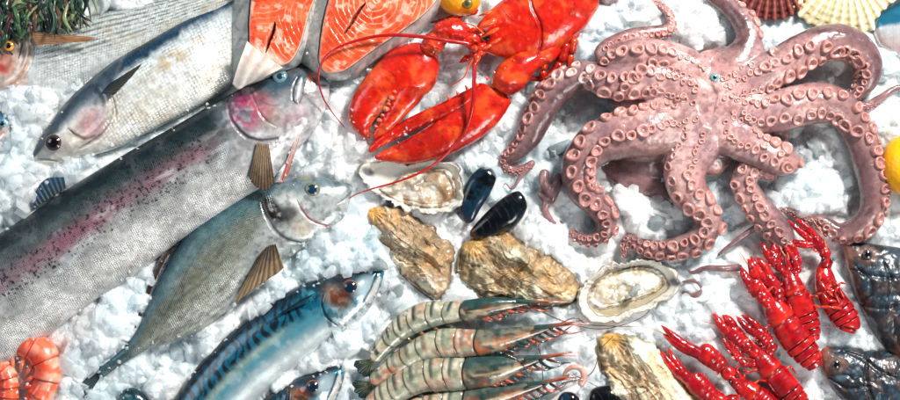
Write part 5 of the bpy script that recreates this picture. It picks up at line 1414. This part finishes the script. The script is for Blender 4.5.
# ------------------------------------------------------------------ cooked shrimp, lower left corner
def shrimp(label, path, ox, oy, seed, z=12):
    t = T('cooked_shrimp', label, 'shrimp', ox, oy, 0, 'cooked orange shrimp', z0=12)
    A = spl(np.array(path, float), 150)
    n = 7
    for k in range(n):
        lo = int(150 * k / n); hi = min(150, int(150 * (k + 1) / n) + 4)
        Q = A[lo:hi]
        V, F, U, TH, fr = tube(np.c_[Q[:, :2], np.full(len(Q), z)], Q[:, 2], 24, 40, disp=lambda U, TH, RR: -1.0 + 2.2 * U + .9 * (noise(U * 3, TH * 2, seed + k) - .5))
        n1 = fbm(V[:, 0], V[:, 1], 9, 3, seed + k)
        out_ = sm(np.cos(TH), -.5, .6)
        C = mix(mix(S(250, 186, 160), S(240, 110, 70), sm(n1, .35, .6)), S(214, 44, 26), np.maximum(sm(U, .75, 1) * .8, (1 - out_) * .8))
        mesh('tail_segment', V, F, M['shrimp'], t, C)
    mb = MB()
    for k in range(6):
        i = 20 + k * 20; p = A[i]; c = np.array([ox, oy + 6.0])
        d = (c - p[:2]); d /= np.linalg.norm(d) + 1e-6
        q0 = p[:2] + d * p[2] * .7
        V, F, *_ = tube([(*q0, z), (*(q0 + d * 7 + [0, 3]), z + 4), (*(q0 + d * 13 + [0, 7]), z)], [3, 2.4, .7], 18, 12)
        mb.add(V, F, mix(S(236, 150, 120), S(206, 50, 30), k / 6))
    mb.build('swimmerets', M['shrimp'], t)
    return t
shrimp('curled orange shrimp ring in the lower left corner', [(-22, 352, 10), (-8, 344, 13), (8, 341, 14), (26, 343, 15), (40, 352, 15), (47, 367, 14), (45, 384, 13), (36, 400, 11), (30, 412, 8)], 16, 372, 4)
shrimp('smaller orange shrimp piece inside the curled ring', [(-14, 366, 7), (-2, 366, 9), (6, 374, 10), (9, 388, 10), (8, 402, 9), (4, 414, 6)], -8, 392, 9, 14)

# ------------------------------------------------------------------ small white squid at the bottom
t = T('small_squid', 'white squid with one pink curled arm, at the bottom edge', 'squid', 560, 392, 0, z0=9)
V, F, *_ = tube([(546, 414, 5), (556, 404, 7), (568, 394, 8), (579, 385, 8), (585, 377, 7)], [5.5, 6, 5.5, 4, 2], 90, 40)
V2, F2, *_ = tube([(580, 386, 10), (584, 376, 11), (580, 368, 12), (572, 367, 12), (566, 371, 10), (563, 377, 8)], [3.6, 3.4, 3.0, 2.6, 2.0, 1.0], 60, 20)
mb = MB(); mb.add(V, F, mix(S(236, 232, 230), S(214, 176, 166), fbm(V[:, 0], V[:, 1], 14, 3, 3) * .5)); mb.add(V2, F2, mix(S(226, 190, 178), S(206, 140, 124), fbm(V2[:, 0], V2[:, 1], 6, 2, 3)))
mb.build('body', M['squid'], t)

# ------------------------------------------------------------------ seaweed, top left
t = T('seaweed_clump', 'dark green leafy seaweed tuft in the top left corner', 'seaweed', 36, 8, 0, z0=24)
g = np.random.RandomState(4); mb = MB()
for k in range(230):
    x, y = g.uniform(-30, 84), g.uniform(-30, 36)
    if y > 40 - .45 * max(0, x) : y -= 22
    an = R(g.normal(100, 38)); ln = g.uniform(14, 34); z0 = g.uniform(14, 40) if x > 0 else g.uniform(14, 30)
    dx, dy = math.cos(an), math.sin(an); bx, by = -dy, dx
    be = g.uniform(-6, 6)
    P = spl([(x, y, z0), (x + dx * ln * .5 + bx * be, y + dy * ln * .5 + by * be, z0 + g.uniform(0, 7)), (x + dx * ln, y + dy * ln, z0 + g.uniform(-6, 4))], 16)
    V, F, *_ = tube(P, np.interp(np.linspace(0, 1, 16), [0, .5, 1], [.9, g.uniform(1.3, 3.2), .3]), 16, 8, sq=.35)
    c = [S(34, 66, 48), S(58, 92, 58), S(22, 40, 34), S(96, 70, 52), S(130, 140, 96), S(70, 30, 34)][g.choice(6, p=[.3, .24, .22, .1, .08, .06])]
    mb.add(V, F, c)
mb.build('leaves', M['weed'], t)
# ------------------------------------------------------------------ the crushed ice
def ice_mat(name, base, trans, rough, sss=0):
    m = bpy.data.materials.new(name); m.use_nodes = True
    nt = m.node_tree; L = nt.links; p = nt.nodes['Principled BSDF']
    tc = nd(nt, 'ShaderNodeTexCoord')
    n0 = nd(nt, 'ShaderNodeTexNoise', Scale=9.0, Detail=4.0)
    L.new(tc.outputs['Object'], n0.inputs['Vector'])
    cr = nd(nt, 'ShaderNodeValToRGB')
    cr.color_ramp.elements[0].position = .35; cr.color_ramp.elements[0].color = (base[0] * .87, base[1] * .965, base[2], 1)  # cool patches put the bluish shade of the ice into its colour
    cr.color_ramp.elements[1].position = .65; cr.color_ramp.elements[1].color = (min(1, base[0] * 1.04), base[1] * 1.01, base[2], 1)
    L.new(n0.outputs['Fac'], cr.inputs[0]); L.new(cr.outputs[0], p.inputs['Base Color'])
    n1 = nd(nt, 'ShaderNodeTexNoise', Scale=260.0, Detail=6.0, Roughness=.7)
    L.new(tc.outputs['Object'], n1.inputs['Vector'])
    b = nd(nt, 'ShaderNodeBump', Strength=.8, Distance=.0016)
    L.new(n1.outputs['Fac'], b.inputs['Height']); L.new(b.outputs[0], p.inputs['Normal'])
    p.inputs['Roughness'].default_value = rough
    p.inputs['IOR'].default_value = 1.31
    p.inputs['Transmission Weight'].default_value = trans
    p.inputs['Specular IOR Level'].default_value = .6
    if sss:
        p.inputs['Subsurface Weight'].default_value = sss
        p.inputs['Subsurface Radius'].default_value = (.0055, .0066, .0070)
        p.inputs['Subsurface Scale'].default_value = 1.0
    return m
ICE = ice_mat('crushed_ice', (.875, .90, .91), .0, .12, 1.0)
ICEB = ice_mat('ice_bed', (.93, .96, .97), .0, .3, .6)
CHIP = ice_mat('clear_ice_chips', (.93, .96, .97), .0, .07)
CHIP.node_tree.nodes['Principled BSDF'].inputs['Alpha'].default_value = .42
CHIP.node_tree.nodes['Principled BSDF'].inputs['Specular IOR Level'].default_value = 1.0
CLEAR = ice_mat('clear_ice', (.88, .94, .955), .72, .08)

# top surface of everything standing on the ice, on a 2 mm grid
GX0, GY0, GS = -600.0, -330.0, 2.0
NX, NY = 600, 330
TOP = np.full((NX, NY), -99.0)
for P in OBJ_PTS:
    i = ((P[:, 0] - GX0) / GS).astype(int); j = ((P[:, 1] - GY0) / GS).astype(int)
    ok = (i >= 1) & (i < NX - 1) & (j >= 1) & (j < NY - 1)
    np.maximum.at(TOP, (i[ok], j[ok]), P[ok, 2])
# close pinholes of coarse meshes
for _ in range(1):
    Q = TOP.copy()
    nb = np.stack([np.roll(TOP, s, ax) for s in (1, -1) for ax in (0, 1)])
    fill = (nb > 0).sum(0) >= 3
    Q[fill & (TOP < 0)] = nb.max(0)[fill & (TOP < 0)]
    TOP = Q
# piles: photo x, y, radius, extra height
PILES = [(312, 350, 20, 14), (272, 388, 20, 14), (345, 322, 12, 8), (205, 335, 20, 8), (265, 290, 18, 8), (628, 190, 14, 12), (668, 208, 16, 10), (622, 170, 8, 8), (330, 150, 34, 12), (300, 262, 26, 12), (335, 348, 22, 10), (285, 365, 18, 8), (355, 330, 20, 8), (232, 318, 20, 12), (205, 352, 22, 9), (160, 385, 22, 6),
         (105, 322, 30, 12), (140, 290, 28, 14), (40, 110, 40, 14), (70, 165, 30, 10), (20, 190, 40, 12), (110, 118, 20, 8), (345, 80, 26, 8), (395, 60, 40, 4), (590, 30, 44, 14),
         (700, 20, 34, 12), (640, 10, 30, 10), (560, 260, 50, 6), (545, 230, 30, 10), (790, 190, 44, 12), (820, 140, 34, 10), (880, 120, 20, 10), (520, 120, 26, 6), (500, 150, 20, 8),
         (700, 320, 50, 8), (560, 345, 30, 6), (345, 240, 26, 12), (372, 262, 20, 12), (600, 165, 26, 8), (640, 205, 26, 12), (640, 230, 26, 8), (700, 285, 30, 6), (880, 220, 20, 6), (75, 385, 24, 10), (250, 170, 14, 8),
         (320, 232, 16, 14), (332, 120, 16, 8), (850, 345, 20, 6), (272, 330, 22, 14), (740, 20, 20, 6), (880, 60, 26, 8), (450, 130, 10, 4), (415, 120, 12, 6)]
def level(x, y):
    """ice surface height in mm at world millimetres"""
    X, Y = x + 450, 200 - y
    z = -3 + 13 * (fbm(X, Y, 60, 3, 51) - .5) + 9 * (fbm(X, Y, 22, 2, 61) - .5)
    for a, b, r, h in PILES: z = z + h * np.exp(-((X - a) ** 2 + (Y - b) ** 2) / (r * r) * 1.2)
    return z
def dil(m, n=1):
    for _ in range(n): m = m | np.roll(m, 1, 0) | np.roll(m, -1, 0) | np.roll(m, 1, 1) | np.roll(m, -1, 1)
    return m
def ero(m, n=1): return ~dil(~m, n)
COV = TOP > -50
THICK = dil(ero(COV, 2), 3) & COV
CAP = ero(COV, 2) | (COV & ~THICK)          # where ice must stay under the thing; rims may be banked over
RS = .8
nx, ny = 1400, 840
gx = (np.arange(nx) - nx / 2) * RS; gy = (np.arange(ny) - ny / 2) * RS
XX, YY = np.meshgrid(gx, gy, indexing='ij')
BASE = level(XX, YY)
H = BASE - 3.0 + 2.2 * (fbm(XX, YY, 9, 3, 77) - .5)
gi = np.random.RandomState(21)
mush = sm(fbm(XX, YY, 70, 2, 14) + .22 * sm(-XX, -100, 350), .42, .68)
def stamp(n, s0, s1, pw, kind, seed, lift):
    g = np.random.RandomState(seed)
    xs = g.uniform(gx[0] + 20, gx[-1] - 20, n); ys = g.uniform(gy[0] + 20, gy[-1] - 20, n)
    ss = s0 + (s1 - s0) * g.uniform(size=n) ** pw
    for x, y, s in zip(xs, ys, ss):
        i = int((x - gx[0]) / RS); j = int((y - gy[0]) / RS)
        mu = mush[i, j]
        if kind == 'chip' and g.uniform() < mu * .55: continue
        if kind == 'lump' and g.uniform() > .35 + mu: continue
        w = int(s * 1.25 / RS) + 1
        sl = (slice(max(i - w, 0), min(i + w + 1, nx)), slice(max(j - w, 0), min(j + w + 1, ny)))
        dx = XX[sl] - x; dy = YY[sl] - y
        if kind == 'chip':
            a = g.uniform(0, 6.28); tl = g.uniform(0, .75)
            h = s * .5 - tl * (dx * math.cos(a) + dy * math.sin(a))
            m = g.randint(4, 7); a0 = g.uniform(0, 6.28); el = g.uniform(.55, 1)
            for q in range(m):
                b = a0 + q * 6.283 / m + g.uniform(-.4, .4)
                R0 = s * g.uniform(.5, .95) * (el if q % 2 else 1); k = g.uniform(1.1, 2.4)
                h = np.minimum(h, (R0 - dx * math.cos(b) - dy * math.sin(b)) * k)
            a = g.uniform(0, 6.28)
            h = np.minimum(h, s * g.uniform(.3, .5) - .9 * (dx * math.cos(a) + dy * math.sin(a)))
            z = BASE[i, j] + h - s * .28 + lift
        else:
            el = g.uniform(.6, 1); a = g.uniform(0, 3.14)
            u = dx * math.cos(a) + dy * math.sin(a); v = (-dx * math.sin(a) + dy * math.cos(a)) / el
            r2 = (u * u + v * v) / (s * s)
            h = s * .62 * np.sqrt(np.clip(1 - r2, 0, 1)) + 1.6 * (fbm(XX[sl] + x, YY[sl], 4.5, 2, 5) - .5)
            z = np.where(r2 < 1, BASE[i, j] + h - s * .30 + lift, -99)
        H[sl] = np.maximum(H[sl], z)
stamp(3650, 9, 24, 1.4, 'lump', 31, 0)
stamp(6300, 5, 20, 1.8, 'chip', 32, 0.6)
stamp(4900, 1.4, 4, 1.3, 'chip', 33, 1.0)
H = H + .9 * (fbm(XX, YY, 2.6, 2, 43) - .5)
i = np.clip(((XX - GX0) / GS).astype(int), 0, NX - 1); j = np.clip(((YY - GY0) / GS).astype(int), 0, NY - 1)
H = np.where(CAP[i, j], np.minimum(H, TOP[i, j] - 2.5), H)
_c = CAP[i, j]; _e = dil(_c, 4) & ~ero(_c, 4)        # soften the shore where ice meets a thing
for _ in range(4):
    Bq = (H + np.roll(H, 1, 0) + np.roll(H, -1, 0) + np.roll(H, 1, 1) + np.roll(H, -1, 1)) / 5
    H = np.where(_e, Bq, H)
H = np.maximum(H, -13)
o = mesh('crushed_ice', np.stack([XX + 450, 200 - YY, H], -1).reshape(-1, 3), quads(nx, ny, False), ICE, None, reg=False, smooth=False)
o['kind'] = 'stuff'; o['label'] = 'white crushed ice spread under and between all the seafood'; o['category'] = 'ice'
o = mesh('ice_bed', [(-500, -400, -16), (1400, -400, -16), (1400, 800, -16), (-500, 800, -16)], np.array([[0, 1, 2, 3]]), ICEB, None, reg=False)
o['kind'] = 'structure'
if o.data.polygons[0].normal.z < 0: o.data.flip_normals()
for q in bpy.data.objects['crushed_ice'].data.polygons[:1]:
    if q.normal.z < 0: bpy.data.objects['crushed_ice'].data.flip_normals()

def chunk_protos(n, sub):
    """angular lumps: hulls of random points, their edges worn a little"""
    import bmesh
    out = []
    for k in range(n):
        g = np.random.RandomState(100 * sub + k)
        bm = bmesh.new()
        P = g.normal(size=(13 if sub > 1 else 8, 3)); P /= np.linalg.norm(P, axis=1)[:, None]; P *= g.uniform(.8, 1.05, (len(P), 1))
        P = P * g.uniform(.6, 1.25, 3)
        for p in P: bm.verts.new(p)
        r = bmesh.ops.convex_hull(bm, input=bm.verts[:])
        bmesh.ops.delete(bm, geom=[v for v in bm.verts if not v.link_faces], context='VERTS')
        if sub > 1:
            bmesh.ops.bevel(bm, geom=bm.edges[:] + bm.verts[:], offset=.12, segments=2, profile=.5, affect='EDGES', clamp_overlap=True)
        bmesh.ops.triangulate(bm, faces=bm.faces[:])
        bm.verts.index_update()
        out.append((np.array([v.co[:] for v in bm.verts]), np.array([[v.index for v in f.verts] for f in bm.faces])))
        bm.free()
    return out
def scatter(name, n, smin, smax, sub, mat, seed, emb, prox=None, pw=2.2, cand=None):
    g = np.random.RandomState(seed); pr = chunk_protos(16, sub)
    if cand is None:
        x = g.uniform(-540, 540, n); y = g.uniform(-315, 315, n)
        s = smin + (smax - smin) * g.uniform(size=n) ** pw
    else: x, y, s = cand
    z = H[np.clip(((x - gx[0]) / RS).astype(int), 0, nx - 1), np.clip(((y - gy[0]) / RS).astype(int), 0, ny - 1)]
    # clumps: big and small pieces keep together
    cl = fbm(x, y, 30, 2, 91)
    s = s * (.7 + .7 * cl)
    i = ((x - GX0) / GS).astype(int); j = ((y - GY0) / GS).astype(int)
    w = 1
    top = np.maximum.reduce([TOP[np.clip(i + a, 0, NX - 1), np.clip(j + b, 0, NY - 1)] for a in (-w, 0, w) for b in (-w, 0, w)])
    keep = (top < z + s * .5 - emb) & ~CAP[np.clip(i, 0, NX - 1), np.clip(j, 0, NY - 1)]
    x, y, z, s = x[keep], y[keep], z[keep], s[keep]
    VV = []; FF = []; off = 0
    for k in range(len(x)):
        V, F = pr[g.randint(16)]
        q = g.normal(size=4); q /= np.linalg.norm(q); a, b, c, d = q
        Rm = np.array([[1 - 2 * (c * c + d * d), 2 * (b * c - a * d), 2 * (b * d + a * c)], [2 * (b * c + a * d), 1 - 2 * (b * b + d * d), 2 * (c * d - a * b)], [2 * (b * d - a * c), 2 * (c * d + a * b), 1 - 2 * (b * b + c * c)]])
        P = V @ Rm.T * s[k] + [x[k], y[k], z[k] + s[k] * .1]
        VV.append(P); FF.append(F + off); off += len(P)
    V = np.vstack(VV); F = np.vstack(FF)
    V = np.stack([V[:, 0] + 450, 200 - V[:, 1], V[:, 2]], 1)
    me = bpy.data.meshes.new(name)
    L = np.stack([V[:, 0] - 450, 200 - V[:, 1], V[:, 2]], 1) / 1000
    me.vertices.add(len(L)); me.vertices.foreach_set('co', L.ravel())
    me.loops.add(F.size); me.loops.foreach_set('vertex_index', F.ravel().astype(np.int32))
    me.polygons.add(len(F)); me.polygons.foreach_set('loop_start', np.arange(0, F.size, 3, dtype=np.int32))
    me.polygons.foreach_set('use_smooth', np.ones(len(F), bool))
    me.update(calc_edges=True); me.materials.append(mat)
    o = bpy.data.objects.new(name, me); COL.objects.link(o)
    return o
o2 = scatter('loose_ice_chips', 12300, 1.6, 11.0, 2, CHIP, 6, -.5, pw=1.8)
o2['kind'] = 'stuff'; o2['label'] = 'loose clear ice chips lying on top of the crushed ice'; o2['category'] = 'ice'

# stray chips that landed on the rims of the seafood
gk = np.random.RandomState(77)
rimc = np.argwhere(COV & ~ero(COV, 4) & (TOP > 6) & (TOP < 30))
rimc = rimc[GX0 + rimc[:, 0] * GS < -40]; rimc = rimc[gk.permutation(len(rimc))[:330]]
cx_ = GX0 + (rimc[:, 0] + .5) * GS; cy_ = GY0 + (rimc[:, 1] + .5) * GS
zc_ = TOP[rimc[:, 0], rimc[:, 1]]
pr_ = chunk_protos(8, 2); mbi = MB()
for x_, y_, z_ in zip(cx_, cy_, zc_):
    V, F = pr_[gk.randint(8)]; a_ = gk.uniform(0, 6.28); c_, s_ = math.cos(a_), math.sin(a_); r_ = gk.uniform(.8, 2.6)
    V = np.stack([V[:, 0] * c_ - V[:, 1] * s_, V[:, 0] * s_ + V[:, 1] * c_, V[:, 2] * .8], 1) * r_
    mbi.V.append(V + [x_ + 450, 200 - y_, z_ + r_ * .15]); mbi.F.append(F + mbi.n); mbi.n += len(V)
o3 = mesh('stray_ice_crumbs', np.vstack(mbi.V), np.vstack(mbi.F), CHIP, None, reg=False, smooth=False)
o3['kind'] = 'stuff'; o3['label'] = 'stray ice crumbs lying on the edges of the fish and shellfish'; o3['category'] = 'ice'

# a few big clear lumps that can be told apart
def lump(label, px, py, r, seed, zl=0.0, fl=.6):
    th = T('ice_chunk', label, 'ice chunk', px, py, 0, 'big clear ice chunks', z0=6)
    V, F = chunk_protos_one(seed)
    g = np.random.RandomState(seed); a = g.uniform(0, 6.28)
    V = V * [1, 1, fl]; c, s_ = math.cos(a), math.sin(a)
    V = np.stack([V[:, 0] * c - V[:, 1] * s_, V[:, 0] * s_ + V[:, 1] * c, V[:, 2]], 1) * r
    ii = int((px - 450 - gx[0]) / RS); jj = int((200 - py - gy[0]) / RS)
    z = H[ii, jj] + r * fl * .35 + zl
    mesh('ice_block', V + [px, py, z], F, CLEAR, th, None, None, smooth=False)
def chunk_protos_one(seed):
    import bmesh
    g = np.random.RandomState(seed); bm = bmesh.new()
    P = g.normal(size=(15, 3)); P /= np.linalg.norm(P, axis=1)[:, None]; P *= [g.uniform(.85, 1.1), g.uniform(.6, .8), 1]
    for p in P: bm.verts.new(p)
    bmesh.ops.convex_hull(bm, input=bm.verts[:])
    bmesh.ops.delete(bm, geom=[v for v in bm.verts if not v.link_faces], context='VERTS')
    bmesh.ops.bevel(bm, geom=bm.edges[:] + bm.verts[:], offset=.07, segments=2, profile=.5, affect='EDGES', clamp_overlap=True)
    bmesh.ops.triangulate(bm, faces=bm.faces[:]); bm.verts.index_update()
    o_ = np.array([v.co[:] for v in bm.verts]), np.array([[v.index for v in f.verts] for f in bm.faces])
    bm.free(); return o_
lump('clear ice chunk between the two left octopus arms, beside the lower one', 562, 148, 15, 4)
lump('clear ice chunk framed by the lower left octopus arm, above its curled tip', 590, 222, 0.1 + 9, 5)
lump('rounded ice chunk right of the upright tan oyster tip and mackerel mouth', 396, 292, 10, 6)
lump('ice chunk just left of the upright tan oyster', 378, 266, 12, 7)
lump('flat clear ice chunk below the largest left octopus arm, in the lower gap', 656, 222, 12, 8)
lump('ice chunk lodged between the lobster claws', 436, 108, 10, 9)
lump('grey ice chunk behind the left lobster claw, under the long feeler', 388, 46, 13, 10)
lump('ice chunk inside the loop of the right octopus arm', 812, 150, 13, 11)
lump('ice chunk below the head of the grey mullet', 62, 182, 12, 12)
lump('small clear ice piece lying inside the broad rimmed opened oyster', 634, 290, 9, 15, zl=13)
